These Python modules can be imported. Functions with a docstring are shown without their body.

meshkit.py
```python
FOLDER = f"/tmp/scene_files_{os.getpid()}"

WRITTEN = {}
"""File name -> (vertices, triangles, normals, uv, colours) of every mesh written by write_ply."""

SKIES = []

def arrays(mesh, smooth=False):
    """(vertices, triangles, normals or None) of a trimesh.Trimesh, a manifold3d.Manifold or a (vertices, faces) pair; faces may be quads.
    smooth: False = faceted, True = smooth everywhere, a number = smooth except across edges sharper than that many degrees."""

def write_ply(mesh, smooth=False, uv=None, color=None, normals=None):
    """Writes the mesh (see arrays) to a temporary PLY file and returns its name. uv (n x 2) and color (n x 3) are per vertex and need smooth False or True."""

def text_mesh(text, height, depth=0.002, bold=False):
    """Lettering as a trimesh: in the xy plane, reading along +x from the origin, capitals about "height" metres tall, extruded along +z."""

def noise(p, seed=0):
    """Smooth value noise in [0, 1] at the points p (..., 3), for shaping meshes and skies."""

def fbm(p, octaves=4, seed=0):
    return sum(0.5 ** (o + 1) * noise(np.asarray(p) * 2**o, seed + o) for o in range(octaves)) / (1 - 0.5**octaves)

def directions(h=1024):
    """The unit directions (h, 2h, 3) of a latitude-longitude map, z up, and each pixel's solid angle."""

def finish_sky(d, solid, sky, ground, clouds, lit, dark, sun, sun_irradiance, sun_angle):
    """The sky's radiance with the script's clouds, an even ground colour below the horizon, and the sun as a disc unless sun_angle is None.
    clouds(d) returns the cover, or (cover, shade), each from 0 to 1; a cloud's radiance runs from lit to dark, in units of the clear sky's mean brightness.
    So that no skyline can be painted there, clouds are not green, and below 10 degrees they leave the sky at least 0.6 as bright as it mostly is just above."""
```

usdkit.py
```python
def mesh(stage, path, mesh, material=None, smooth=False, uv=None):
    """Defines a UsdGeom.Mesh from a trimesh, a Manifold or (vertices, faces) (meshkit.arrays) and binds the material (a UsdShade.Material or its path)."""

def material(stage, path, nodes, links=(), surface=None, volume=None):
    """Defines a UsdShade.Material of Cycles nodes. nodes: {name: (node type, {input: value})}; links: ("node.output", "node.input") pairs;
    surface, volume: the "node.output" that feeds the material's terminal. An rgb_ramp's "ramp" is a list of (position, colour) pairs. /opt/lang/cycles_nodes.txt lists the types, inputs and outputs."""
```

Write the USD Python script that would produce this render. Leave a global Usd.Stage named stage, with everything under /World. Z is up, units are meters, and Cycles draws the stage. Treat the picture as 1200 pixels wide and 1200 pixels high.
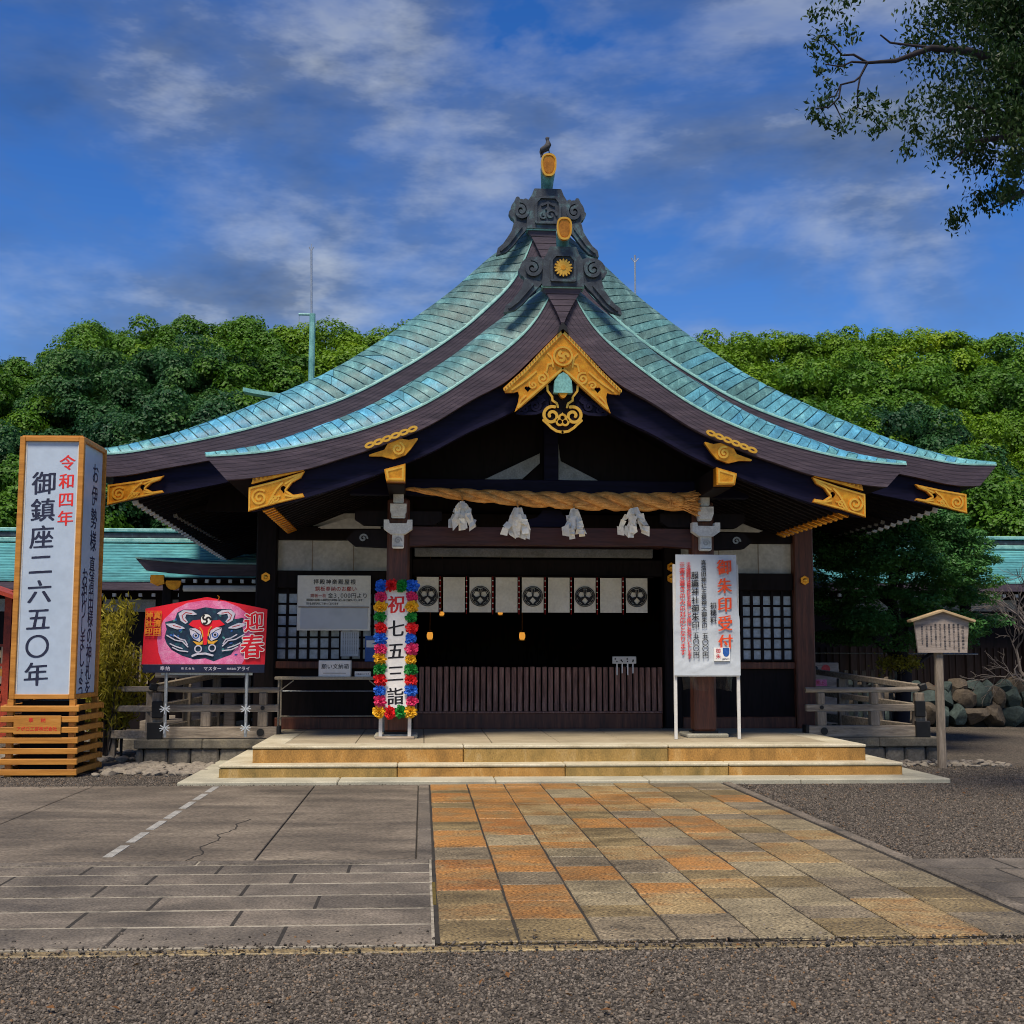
import math, random, glob
import numpy as np, trimesh, manifold3d as m3
from scipy.interpolate import PchipInterpolator
from shapely import affinity, box as sbox, union_all
from shapely.geometry import Polygon, LineString, Point, MultiPolygon
from pxr import Usd, UsdGeom, UsdLux, UsdShade, Gf, Sdf, Vt
import usdkit, meshkit

# ------------------------------------------------------------------ camera, sky, sun
# x = 0 is the axis of the hall, y runs away from the camera, z up
stage = Usd.Stage.CreateInMemory()
UsdGeom.SetStageUpAxis(stage, 'Z')
UsdGeom.SetStageMetersPerUnit(stage, 1.0)
UsdGeom.Xform.Define(stage, '/World')
UsdGeom.Scope.Define(stage, '/World/Looks')
YAW, PITCH, ROLL, FPX = math.radians(3.968), math.radians(6.302), math.radians(.109), 1500.0
EXPOSURE = 1.68
cam = UsdGeom.Camera.Define(stage, '/World/camera')
cam.CreateHorizontalApertureAttr(36.0); cam.CreateVerticalApertureAttr(36.0)
cam.CreateFocalLengthAttr(36.0 * FPX / 1200)
cam.CreateClippingRangeAttr(Gf.Vec2f(.05, 2000))
cam.CreateExposureAttr(EXPOSURE)
F = np.array([math.sin(YAW) * math.cos(PITCH), math.cos(YAW) * math.cos(PITCH), math.sin(PITCH)])
R = np.array([math.cos(YAW), -math.sin(YAW), 0]); U = np.cross(R, F)
R, U = R * math.cos(ROLL) + U * math.sin(ROLL), -R * math.sin(ROLL) + U * math.cos(ROLL)
cam.AddTransformOp().Set(Gf.Matrix4d(*R, 0, *U, 0, *(-F), 0, -1.841, 0, 1.6, 1))

SUN = np.array([-.17, -.44, .89]); SUN /= np.linalg.norm(SUN)
sun = UsdLux.DistantLight.Define(stage, '/World/sun')
sun.CreateIntensityAttr(.40); sun.CreateAngleAttr(18.0); sun.CreateNormalizeAttr(True)
sun.CreateColorAttr(Gf.Vec3f(1, .90, .74))
_q = Gf.Rotation(Gf.Vec3d(0, 0, 1), Gf.Vec3d(*SUN)).GetQuat()
sun.AddOrientOp().Set(Gf.Quatf(_q))
sky = UsdLux.DomeLight.Define(stage, '/World/sky')
sky.GetPrim().SetCustomDataByKey('kind', 'structure')
SKY_STRENGTH = .050
sk = usdkit.material(stage, '/World/Looks/sky_air', {
    's': ('sky_texture', dict(sky_type='single_scattering', sun_disc=False, sun_elevation=math.asin(SUN[2]), sun_rotation=math.atan2(SUN[0], SUN[1]),
                              altitude=300, air_density=1.0, aerosol_density=.15, ozone_density=3.5)),
    'h': ('hsv', dict(hue=.515, saturation=1.35, value=.82)),
    'tc': ('texture_coordinate', {}),
    'mp': ('mapping', dict(scale=(3.4, 3.4, 6.6), location=(.4, 25.1, 7.8))),
    'n': ('noise_texture', dict(scale=1.0, detail=7, roughness=.55, distortion=.3)),
    'r': ('rgb_ramp', dict(ramp=[(.0, (0, 0, 0)), (.41, (0, 0, 0)), (.56, (.45, .45, .45)), (.71, (.9, .9, .9))])),
    'mp2': ('mapping', dict(scale=(6, 6, 16), location=(4.3, 2.4, .7))),
    'n2': ('noise_texture', dict(scale=1.0, detail=6, roughness=.6)),
    'cr': ('rgb_ramp', dict(ramp=[(.3, (.40, .56, .90)), (.48, (1.1, 1.3, 1.6)), (.62, (3.4, 3.6, 3.6))])),
    'm': ('mix', {}), 'b': ('background_shader', dict(strength=SKY_STRENGTH))},
    [('s.color', 'h.color'), ('tc.generated', 'mp.vector'), ('mp.vector', 'n.vector'), ('n.fac', 'r.fac'), ('tc.generated', 'mp2.vector'), ('mp2.vector', 'n2.vector'),
     ('n2.fac', 'cr.fac'), ('r.color', 'm.fac'), ('h.color', 'm.color1'), ('cr.color', 'm.color2'), ('m.color', 'b.color')], surface='b.background')
UsdShade.MaterialBindingAPI.Apply(sky.GetPrim()).Bind(sk)

# ------------------------------------------------------------------ helpers
rng = np.random.default_rng(7)
random.seed(7)
_used = {}


def newpath(parent, name):
    base = f"{parent}/{name}"
    k = _used.get(base, -1) + 1
    _used[base] = k
    return base if k == 0 else f"{base}_{k:03d}"


def P(x):
    return x if isinstance(x, str) else str(x.GetPath())


def tag(o, label=None, cat=None, group=None, kind=None):
    pr = o.GetPrim() if hasattr(o, 'GetPrim') else o
    for k, v in (('label', label), ('category', cat), ('group', group), ('kind', kind)):
        if v:
            pr.SetCustomDataByKey(k, v)
    return pr


def thing(name, label, cat, group=None, loc=(0, 0, 0), kind=None):
    x = UsdGeom.Xform.Define(stage, newpath('/World', name))
    if tuple(loc) != (0, 0, 0):
        x.AddTranslateOp().Set(Gf.Vec3d(*map(float, loc)))
    return tag(x, label, cat, group, kind)


def obj(name, mesh, mat, parent='/World', smooth=False, label=None):
    if isinstance(mesh, list):
        mesh = cat(mesh)
    o = usdkit.mesh(stage, newpath(P(parent), name), mesh, M[mat], smooth)
    if label:
        o.GetPrim().SetCustomDataByKey('label', label)
    return o.GetPrim()


def cat(ms):
    v, f, n = [], [], 0
    for m in ms:
        a, b = np.asarray(m.vertices), np.asarray(m.faces)
        v.append(a); f.append(b + n); n += len(a)
    return trimesh.Trimesh(np.vstack(v), np.vstack(f), process=False)


def box(x0, x1, y0, y1, z0, z1, c=0.0):
    """axis aligned box, edges chamfered by c"""
    c = min(c, (x1 - x0) * .3, (y1 - y0) * .3, (z1 - z0) * .3)
    if c <= 0:
        m = trimesh.creation.box((x1 - x0, y1 - y0, z1 - z0)); m.apply_translation(((x0 + x1) / 2, (y0 + y1) / 2, (z0 + z1) / 2)); return m
    p = []
    for X, sx in ((x0, 1), (x1, -1)):
        for Y, sy in ((y0, 1), (y1, -1)):
            for Z, sz in ((z0, 1), (z1, -1)):
                p += [(X, Y + sy * c, Z + sz * c), (X + sx * c, Y, Z + sz * c), (X + sx * c, Y + sy * c, Z)]
    return hull(p)


def hull(p):
    return trimesh.Trimesh(*(lambda m: (m.vert_properties[:, :3], m.tri_verts))(m3.Manifold.hull_points(np.asarray(p, np.float32)).to_mesh()), process=False)


def bar(p0, p1, w, h, c=.006, up=(0, 0, 1)):
    """a squared timber from p0 to p1, w across, h along up"""
    p0, p1, up = map(lambda a: np.asarray(a, float), (p0, p1, up))
    d = p1 - p0; L = np.linalg.norm(d); d /= L
    s = np.cross(d, up); s /= np.linalg.norm(s); u = np.cross(s, d)
    m = box(-L / 2, L / 2, -w / 2, w / 2, -h / 2, h / 2, c)
    T = np.eye(4); T[:3, 0], T[:3, 1], T[:3, 2], T[:3, 3] = d, s, u, (p0 + p1) / 2
    m.apply_transform(T)
    if np.linalg.det(T[:3, :3]) < 0: m.invert()
    return m


def tube(pts, rad, sides=8, caps=True):
    pts = np.asarray(pts, float); n = len(pts); rad = np.broadcast_to(rad, (n,))
    t = np.gradient(pts, axis=0); t /= np.linalg.norm(t, axis=1, keepdims=True) + 1e-12
    a = np.cross(t[0], [0, 0, 1.0] if abs(t[0, 2]) < .9 else [1.0, 0, 0]); a /= np.linalg.norm(a)
    v, ang = [], np.arange(sides) * 2 * np.pi / sides
    for i in range(n):
        a = a - t[i] * (a @ t[i]); a /= np.linalg.norm(a) + 1e-12
        b = np.cross(t[i], a)
        v.append(pts[i] + rad[i] * (np.cos(ang)[:, None] * a + np.sin(ang)[:, None] * b))
    v = np.vstack(v); f = []
    for i in range(n - 1):
        for j in range(sides):
            k = (j + 1) % sides
            f += [(i * sides + j, i * sides + k, (i + 1) * sides + k), (i * sides + j, (i + 1) * sides + k, (i + 1) * sides + j)]
    if caps:
        v = np.vstack([v, pts[0], pts[-1]]); c0, c1 = len(v) - 2, len(v) - 1
        for j in range(sides):
            k = (j + 1) % sides
            f += [(c0, k, j), (c1, (n - 1) * sides + j, (n - 1) * sides + k)]
    return trimesh.Trimesh(v, np.array(f), process=False)


def strip(A, B, C, D):
    """closed curved board: A, B the front's upper and lower edge, C, D the back's upper and lower edge (n x 3 each)"""
    n = len(A); v = np.vstack([A, B, C, D]); f = []
    def q(a, b, c, d): f.extend([(a, b, c), (a, c, d)])
    for i in range(n - 1):
        j = i + 1
        q(i, n + i, n + j, j); q(i, j, 2 * n + j, 2 * n + i); q(n + i, 3 * n + i, 3 * n + j, n + j); q(2 * n + i, 2 * n + j, 3 * n + j, 3 * n + i)
    q(0, 2 * n, 3 * n, n); e = n - 1; q(e, n + e, 3 * n + e, 2 * n + e)
    m = trimesh.Trimesh(v, np.array(f), process=False)
    if m.volume < 0: m.invert()
    return m


def flip(m):
    """mirror in the hall's axis"""
    v = np.array(m.vertices); v[:, 0] *= -1
    return trimesh.Trimesh(v, np.asarray(m.faces)[:, ::-1], process=False)


def grid(Pts):
    """surface through an (a, b, 3) array of points"""
    a, b = Pts.shape[:2]; i, j = np.meshgrid(np.arange(a - 1), np.arange(b - 1), indexing='ij'); k = (i * b + j).ravel()
    f = np.vstack([np.c_[k, k + b, k + b + 1], np.c_[k, k + b + 1, k + 1]])
    return trimesh.Trimesh(Pts.reshape(-1, 3), f, process=False)


def extrude(poly, depth):
    gs = [g for g in getattr(poly, 'geoms', [poly]) if isinstance(g, Polygon) and g.area > 1e-9]
    return cat([trimesh.creation.extrude_polygon(g, depth, engine='earcut') for g in gs])


def front(poly, depth, y, z=0, x=0, s=1.0):
    """polygon in (x, z) made a plate whose face looks towards the camera at y; its back is at y + depth"""
    m = extrude(poly, depth); v = np.array(m.vertices)
    return trimesh.Trimesh(np.c_[x + v[:, 0] * s, y + depth - v[:, 2], z + v[:, 1] * s], m.faces, process=False)


def place(m, o, r, u):
    """local x, y, z -> o + x r + y u + z (r cross u)"""
    r, u = np.asarray(r, float), np.asarray(u, float); n = np.cross(r, u); v = np.asarray(m.vertices)
    return trimesh.Trimesh(np.asarray(o) + v[:, :1] * r + v[:, 1:2] * u + v[:, 2:] * n, m.faces, process=False)


_glyphs = {}
_font = {}


def glyph(ch, bold=4, brush=True):
    """outline of one character in a unit cell, strokes broad downwards and thin across as a brush leaves them"""
    from PIL import Image, ImageDraw, ImageFont
    if (ch, bold, brush) in _glyphs:
        return _glyphs[ch, bold, brush]
    from scipy import ndimage
    N = 150
    if N not in _font:
        _font[N] = ImageFont.truetype(glob.glob('/opt/blender-*/*/datafiles/fonts/Noto Sans CJK*')[0], N)
    im = Image.new('L', (N + 30, N + 30))
    ImageDraw.Draw(im).text((15 + N / 2, 15 + N * .88), ch, 255, _font[N], anchor='ms')
    a = np.asarray(im, float) / 255
    if brush:      # strokes swell and thin: a wavering threshold on a blurred image, wider sideways than up
        a = ndimage.gaussian_filter(a, (.9, .9 + bold * .55))
        w = ndimage.gaussian_filter(np.random.default_rng(ord(ch)).normal(size=a.shape), 9); w /= np.abs(w).max()
        a = a > .40 - .022 * bold + .14 * w
    else:
        a = ndimage.gaussian_filter(a, .6 + .25 * bold) > .42 - .03 * bold
    a = np.pad(a, ((0, 0), (1, 1))).astype(np.int8); dd = np.diff(a, axis=1)
    rows, st = np.nonzero(dd == 1); en = np.nonzero(dd == -1)[1]
    if len(rows) == 0:
        g = Polygon()
    else:
        g = union_all(sbox(st, -rows - 1.02, en, -rows + .02)).buffer(.8).buffer(-.8).simplify(.75)
        g = affinity.affine_transform(g, [1 / N, 0, 0, 1 / N, -(15 + N / 2) / N, (15 + N / 2) / N])
        if brush:   # handwriting rises a little to the right
            g = affinity.affine_transform(g, [1, 0, .06, 1, 0, 0])
    _glyphs[ch, bold, brush] = g
    return g


def vtext(s, size, x, ytop, pitch=None, bold=4, brush=True, sx=1.0):
    """column of characters centred on x, its first cell's top at ytop: list of polygons"""
    out, pitch = [], pitch or size * 1.08
    for i, ch in enumerate(s):
        if ch in ' \u3000': continue
        if ch == 'ー': g = affinity.rotate(glyph(ch, bold, brush), -90, origin=(0, 0))
        else: g = glyph(ch, bold, brush)
        g = affinity.scale(g, size * sx, size, origin=(0, 0))
        out.append(affinity.translate(g, x, ytop - size / 2 - i * pitch))
    return out


def htext(s, size, x, y, pitch=None, bold=4, brush=False, sx=1.0):
    out, cx = [], x
    for ch in s:
        w = size * (pitch or 1.0) * (.62 if ord(ch) < 128 else 1)
        if ch not in ' \u3000':
            out.append(affinity.translate(affinity.scale(glyph(ch, bold, brush), size * sx, size, origin=(0, 0)), cx + w / 2, y))
        cx += w
    return out


def poly_union(ps):
    return MultiPolygon([g for p in ps for g in getattr(p, 'geoms', [p]) if isinstance(g, Polygon) and not g.is_empty])


M = {}


def mat(name, c1, c2=None, rough=.65, scale=5, stretch=(1, 1, 1), bump=.25, bscale=None, bdist=.01, metallic=0.0, spec=.35, c3=None, detail=6, fine=.18, island=0.0, coat=0, stain=0.0):
    c2 = c2 or tuple(.55 * c for c in c1)
    stops = [(.3, c2), (.55, c1), (.72, c3 or c1)]
    nodes = {'tc': ('texture_coordinate', {}), 'mp': ('mapping', dict(scale=stretch)), 'n': ('noise_texture', dict(scale=scale, detail=detail, roughness=.62, distortion=.3)),
             'r': ('rgb_ramp', dict(ramp=stops)), 'n2': ('noise_texture', dict(scale=bscale or scale * 9, detail=4, roughness=.6)),
             'fr': ('rgb_ramp', dict(ramp=[(.25, (1 - fine * 2,) * 3), (.75, (1 + fine,) * 3)])), 'mu': ('mix', dict(mix_type='multiply', fac=1.0)),
             'b': ('bump', dict(strength=bump, distance=bdist)), 'p': ('principled_bsdf', dict(roughness=rough, metallic=metallic, specular_ior_level=spec, coat_weight=coat))}
    links = [('tc.object', 'mp.vector'), ('mp.vector', 'n.vector'), ('n.fac', 'r.fac'), ('mp.vector', 'n2.vector'), ('n2.fac', 'fr.fac'), ('r.color', 'mu.color1'), ('fr.color', 'mu.color2'),
             ('n2.fac', 'b.height'), ('b.normal', 'p.normal')]
    last = 'mu.color'
    if stain:      # broad blotches that run across neighbouring stones
        nodes['sn'] = ('noise_texture', dict(scale=.85, detail=5, roughness=.6, distortion=.6)); nodes['sr'] = ('rgb_ramp', dict(ramp=[(.33, (1 - stain,) * 3), (.62, (1 + .5 * stain,) * 3)])); nodes['sm'] = ('mix', dict(mix_type='multiply', fac=1.0))
        links += [('tc.object', 'sn.vector'), ('sn.fac', 'sr.fac'), (last, 'sm.color1'), ('sr.color', 'sm.color2')]; last = 'sm.color'
    if island:
        nodes['g'] = ('geometry', {}); nodes['ir'] = ('rgb_ramp', dict(ramp=[(0, (1 - island,) * 3), (1, (1 + island,) * 3)])); nodes['im'] = ('mix', dict(mix_type='multiply', fac=1.0))
        links += [('g.random_per_island', 'ir.fac'), (last, 'im.color1'), ('ir.color', 'im.color2')]; last = 'im.color'
    links.append((last, 'p.base_color'))
    M[name] = usdkit.material(stage, '/World/Looks/' + name, nodes, links, surface='p.BSDF')


def leafmat(name, dark, mid, light, trans=.3, drift=.5):
    M[name] = usdkit.material(stage, '/World/Looks/' + name, {
        'g': ('geometry', {}), 'o': ('object_info', {}), 'tc': ('texture_coordinate', {}), 'n': ('noise_texture', dict(scale=drift, detail=3, roughness=.6)),
        'a': ('math', dict(math_type='multiply', value2=.22)), 'b': ('math', dict(math_type='multiply_add', value2=.30)), 'c': ('map_range', dict(from_min=.32, from_max=.68, to_min=-.05, to_max=.55)), 'd': ('math', dict(math_type='add')),
        'r': ('rgb_ramp', dict(ramp=[(0, dark), (.5, mid), (1, light)])), 'p': ('principled_bsdf', dict(roughness=.5, specular_ior_level=.3)),
        't': ('translucent_bsdf', {}), 'm': ('mix_closure', dict(fac=trans))},
        [('o.random', 'a.value1'), ('g.random_per_island', 'b.value1'), ('a.value', 'b.value3'), ('tc.object', 'n.vector'), ('n.fac', 'c.value'), ('c.result', 'd.value1'), ('b.value', 'd.value2'), ('d.value', 'r.fac'),
         ('r.color', 'p.base_color'), ('r.color', 't.color'), ('p.BSDF', 'm.closure1'), ('t.BSDF', 'm.closure2')], surface='m.closure')


# ------------------------------------------------------------------ materials
for k, (a, b) in enumerate((((.095, .19, .185), (.19, .33, .30)), ((.10, .25, .26), (.21, .42, .40)), ((.10, .33, .43), (.20, .52, .60)), ((.085, .33, .50), (.18, .53, .70)), ((.12, .36, .40), (.24, .54, .55)))):  # patina from crest to tip; the lower blue also has sky reflection painted in
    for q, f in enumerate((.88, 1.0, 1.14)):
        mat('patina_sky_tint_%s_%s' % ('abcde'[k], 'xyz'[q]), tuple(f * x for x in a), tuple(.55 * f * x for x in a), c3=tuple(f * x for x in b), scale=4.5, stretch=(1.6, .7, 1.0), rough=.5, bump=.2, fine=.26, spec=.4)
mat('copper_c', (.07, .21, .21), (.04, .11, .12), c3=(.16, .38, .36), scale=3.5, rough=.55, bump=.15, fine=.25)
mat('copper_d', (.20, .46, .44), (.10, .28, .28), c3=(.34, .62, .58), scale=3.5, rough=.5, bump=.15, fine=.22)
mat('copper_edge', (.26, .50, .47), (.12, .30, .29), scale=6, rough=.5)
mat('copper_dark', (.050, .062, .075), (.022, .025, .034), c3=(.10, .19, .20), scale=7, rough=.45, spec=.5, metallic=.2)
mat('copper_sheet', (.05, .15, .16), (.025, .07, .08), c3=(.09, .24, .25), scale=1.4, stretch=(.6, 2, 2), rough=.5)
mat('copper_wing', (.10, .34, .36), (.06, .20, .22), c3=(.20, .46, .42), scale=.9, stretch=(.5, 1.5, 1.5), rough=.5, fine=.25)
mat('fascia_wood', (.082, .060, .082), (.042, .031, .046), c3=(.125, .095, .118), scale=3, stretch=(.5, 6, 6), rough=.55, bump=.3, spec=.4)
mat('navy_wood', (.009, .008, .030), (.004, .004, .015), scale=3, stretch=(.5, 5, 5), rough=.55, bump=.15, spec=.12)
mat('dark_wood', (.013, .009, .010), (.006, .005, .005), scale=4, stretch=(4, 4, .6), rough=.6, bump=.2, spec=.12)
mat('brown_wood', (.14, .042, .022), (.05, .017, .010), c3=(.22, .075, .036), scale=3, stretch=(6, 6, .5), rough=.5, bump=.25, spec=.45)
mat('beam_wood', (.085, .030, .026), (.035, .013, .012), scale=3, stretch=(.4, 6, 6), rough=.5, bump=.25)
mat('slat_wood', (.32, .16, .12), (.11, .054, .042), c3=(.48, .30, .24), scale=4, stretch=(8, 8, .7), rough=.6, bump=.3)
mat('grey_wood', (.34, .275, .205), (.16, .13, .10), c3=(.46, .39, .31), scale=4, stretch=(.6, 7, 7), rough=.75, bump=.35)
mat('grey_post', (.28, .225, .17), (.13, .105, .08), c3=(.38, .32, .25), scale=4, stretch=(7, 7, .6), rough=.75, bump=.35)
mat('board_wood', (.40, .33, .28), (.24, .19, .16), scale=4, stretch=(.6, 6, 6), rough=.75, bump=.25)
mat('pale_wood', (.50, .36, .20), (.34, .23, .12), scale=4, stretch=(.6, 6, 6), rough=.6, bump=.2)
mat('orange_wood', (.52, .22, .035), (.34, .135, .02), c3=(.60, .28, .06), scale=3, stretch=(.5, 6, 6), rough=.5, bump=.15, fine=.08)
mat('gold', (.86, .33, .018), (.60, .20, .010), c3=(.98, .45, .03), scale=9, rough=.30, metallic=.65, bump=.12, spec=.6, fine=.08)
mat('gold_relief', (1.0, .50, .06), (.85, .38, .03), scale=9, rough=.26, metallic=.65, bump=.1, spec=.6, fine=.06)
mat('gold_dark', (.45, .17, .02), (.28, .10, .012), scale=9, rough=.4, metallic=.5, bump=.1)
mat('black_metal', (.012, .012, .013), rough=.5, bump=.1)
mat('plaster', (.58, .58, .555), (.38, .38, .36), c3=(.68, .68, .65), scale=1.6, rough=.85, bump=.15, fine=.12)
mat('white_paint', (.84, .84, .80), (.58, .58, .55), scale=6, rough=.6, bump=.2, fine=.1)
mat('panel_white', (.44, .52, .63), (.39, .47, .57), scale=1.2, rough=.35, bump=.03, fine=.04)
mat('sheet_white', (.56, .60, .64), (.47, .51, .55), scale=2, rough=.5, bump=.25, bscale=5, bdist=.02, fine=.03)
mat('paper', (.86, .84, .80), (.74, .72, .68), scale=3, rough=.8, bump=.15, fine=.05)
mat('shide_paper', (.90, .86, .76), (.78, .72, .60), scale=5, rough=.8, bump=.1, fine=.06)
mat('notice_white', (.80, .79, .73), (.68, .67, .61), scale=2, rough=.55, bump=.08, fine=.05)
mat('cloth_white', (.84, .80, .70), (.70, .66, .57), c3=(.88, .85, .78), scale=3, rough=.9, bump=.2, fine=.06)
mat('ink', (.012, .012, .016), (.008, .008, .010), rough=.6, bump=0.02)
mat('ink_soft', (.05, .05, .06), (.03, .03, .035), rough=.6, bump=0.02)
mat('ink_blue', (.02, .025, .06), (.015, .018, .045), rough=.6, bump=0.02)
mat('red_ink', (.72, .03, .025), (.62, .02, .02), rough=.5, bump=0.02, fine=.05)
mat('orange_ink', (.85, .09, .02), (.75, .06, .015), rough=.5, bump=0.02, fine=.05)
mat('red_paint', (.78, .012, .03), (.68, .008, .02), rough=.45, bump=.06, fine=.05)
mat('pink_paint', (.80, .20, .42), (.70, .10, .28), c3=(.85, .40, .60), scale=7, rough=.5, bump=.12)
mat('navy_paint', (.012, .035, .075), (.008, .015, .035), c3=(.02, .11, .14), scale=14, rough=.5, bump=.1)
mat('navy_strip', (.012, .018, .05), (.01, .012, .035), rough=.4, bump=.03)
mat('teal_paint', (.10, .33, .32), (.05, .2, .2), scale=14, rough=.5)
mat('pale_paint', (.62, .60, .72), (.50, .48, .60), scale=8, rough=.5)
mat('yellow_paint', (.80, .42, .04), (.7, .32, .03), scale=8, rough=.5)
mat('seal_orange', (.80, .25, .02), (.72, .2, .015), rough=.5)
mat('steel', (.50, .52, .54), (.40, .42, .44), rough=.35, metallic=.7, bump=.05)
mat('white_metal', (.68, .66, .62), (.58, .56, .52), rough=.4, bump=.05, fine=.06)
mat('table_beige', (.44, .37, .27), (.36, .30, .21), rough=.5, bump=.05)
mat('rope_straw', (.92, .43, .11), (.52, .20, .045), c3=(.95, .60, .24), scale=9, stretch=(.8, 4, 4), rough=.85, bump=.6, bscale=60, bdist=.01, fine=.3)
mat('lattice_paper', (.42, .50, .62), (.28, .35, .46), scale=2, rough=.25, bump=.03, spec=.6)
mat('cord_red', (.45, .02, .02), (.3, .015, .015), rough=.8)
mat('concrete', (.185, .150, .112), (.10, .082, .063), c3=(.26, .215, .16), scale=1.3, stretch=(.5, 1.6, 1), rough=.85, bump=.35, bscale=60, bdist=.006, fine=.45, stain=.34)
mat('kerb_stone', (.17, .15, .115), (.09, .08, .06), c3=(.24, .20, .13), scale=3, rough=.85, bump=.4, bscale=40, fine=.2)
mat('wall_stone', (.20, .175, .14), (.10, .09, .075), scale=3, rough=.85, bump=.5, bscale=30, bdist=.02, fine=.22)
mat('green_stone', (.045, .065, .06), (.025, .04, .04), c3=(.10, .135, .12), scale=3, rough=.8, bump=.5, bscale=22, bdist=.02, fine=.25)
mat('brown_stone', (.085, .066, .048), (.055, .042, .03), scale=3, rough=.8, bump=.5, bscale=22, bdist=.02, fine=.25)
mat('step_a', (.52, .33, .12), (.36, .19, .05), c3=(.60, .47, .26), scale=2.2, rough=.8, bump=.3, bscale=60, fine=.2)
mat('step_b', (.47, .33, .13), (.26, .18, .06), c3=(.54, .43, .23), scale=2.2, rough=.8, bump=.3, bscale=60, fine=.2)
mat('tread_stone', (.56, .50, .36), (.40, .34, .22), c3=(.66, .60, .46), scale=1.8, rough=.75, bump=.3, bscale=60, fine=.16)  # paler than the risers, the brightness of the step tops is in the colour
mat('riser_stain_shade_a', (.46, .24, .06), (.24, .13, .035), c3=(.56, .36, .14), scale=2.4, stretch=(1.6, 1, .7), rough=.8, bump=.35, bscale=60, fine=.25)  # orange stain, darkened further so the shade of the step fronts is coloured in
mat('riser_stain_shade_b', (.40, .25, .075), (.20, .14, .045), c3=(.50, .36, .17), scale=2.4, stretch=(1.6, 1, .7), rough=.8, bump=.35, bscale=60, fine=.25)
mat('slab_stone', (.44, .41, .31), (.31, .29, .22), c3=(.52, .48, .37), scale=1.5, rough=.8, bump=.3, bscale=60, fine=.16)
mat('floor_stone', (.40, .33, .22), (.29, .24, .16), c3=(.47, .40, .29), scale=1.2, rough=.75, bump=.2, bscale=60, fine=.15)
tiles = {'tile_orange': (.44, .205, .055), 'tile_rust': (.37, .155, .04), 'tile_tan': (.39, .275, .125), 'tile_grey': (.29, .23, .145), 'tile_olive': (.28, .205, .095), 'tile_pale': (.36, .29, .17)}
for k, c in tiles.items():
    o = tiles['tile_tan'] if k in ('tile_orange', 'tile_rust') else tiles['tile_orange'] if k in ('tile_tan', 'tile_pale') else tuple(.6 * x for x in c)
    mat(k, c, tuple(.8 * x for x in o) if k != 'tile_pale' else tuple(.6 * x for x in c), c3=tuple(1.2 * x for x in c), scale=2.6, stretch=(1, 1.5, 1), rough=.50, bump=.7, bscale=48, bdist=.010, fine=.6, spec=.5, stain=.36)
mat('paving_grey', (.155, .13, .102), (.08, .068, .056), c3=(.225, .19, .15), scale=2.2, rough=.8, bump=.4, bscale=55, bdist=.008, fine=.38, stain=.34)
mat('paving_grey_b', (.185, .153, .118), (.10, .085, .068), c3=(.255, .21, .165), scale=2.2, rough=.8, bump=.4, bscale=55, bdist=.008, fine=.38, stain=.34)
mat('joint', (.035, .03, .024), (.02, .018, .014), scale=8, rough=.95)
mat('sand_joint', (.36, .32, .25), (.10, .088, .07), scale=9, rough=.95, bump=.4)
mat('moss', (.12, .085, .015), (.06, .045, .012), scale=14, rough=.95, bump=.5)
mat('white_line', (.36, .35, .32), (.20, .19, .17), scale=8, rough=.8, fine=.25)
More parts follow.
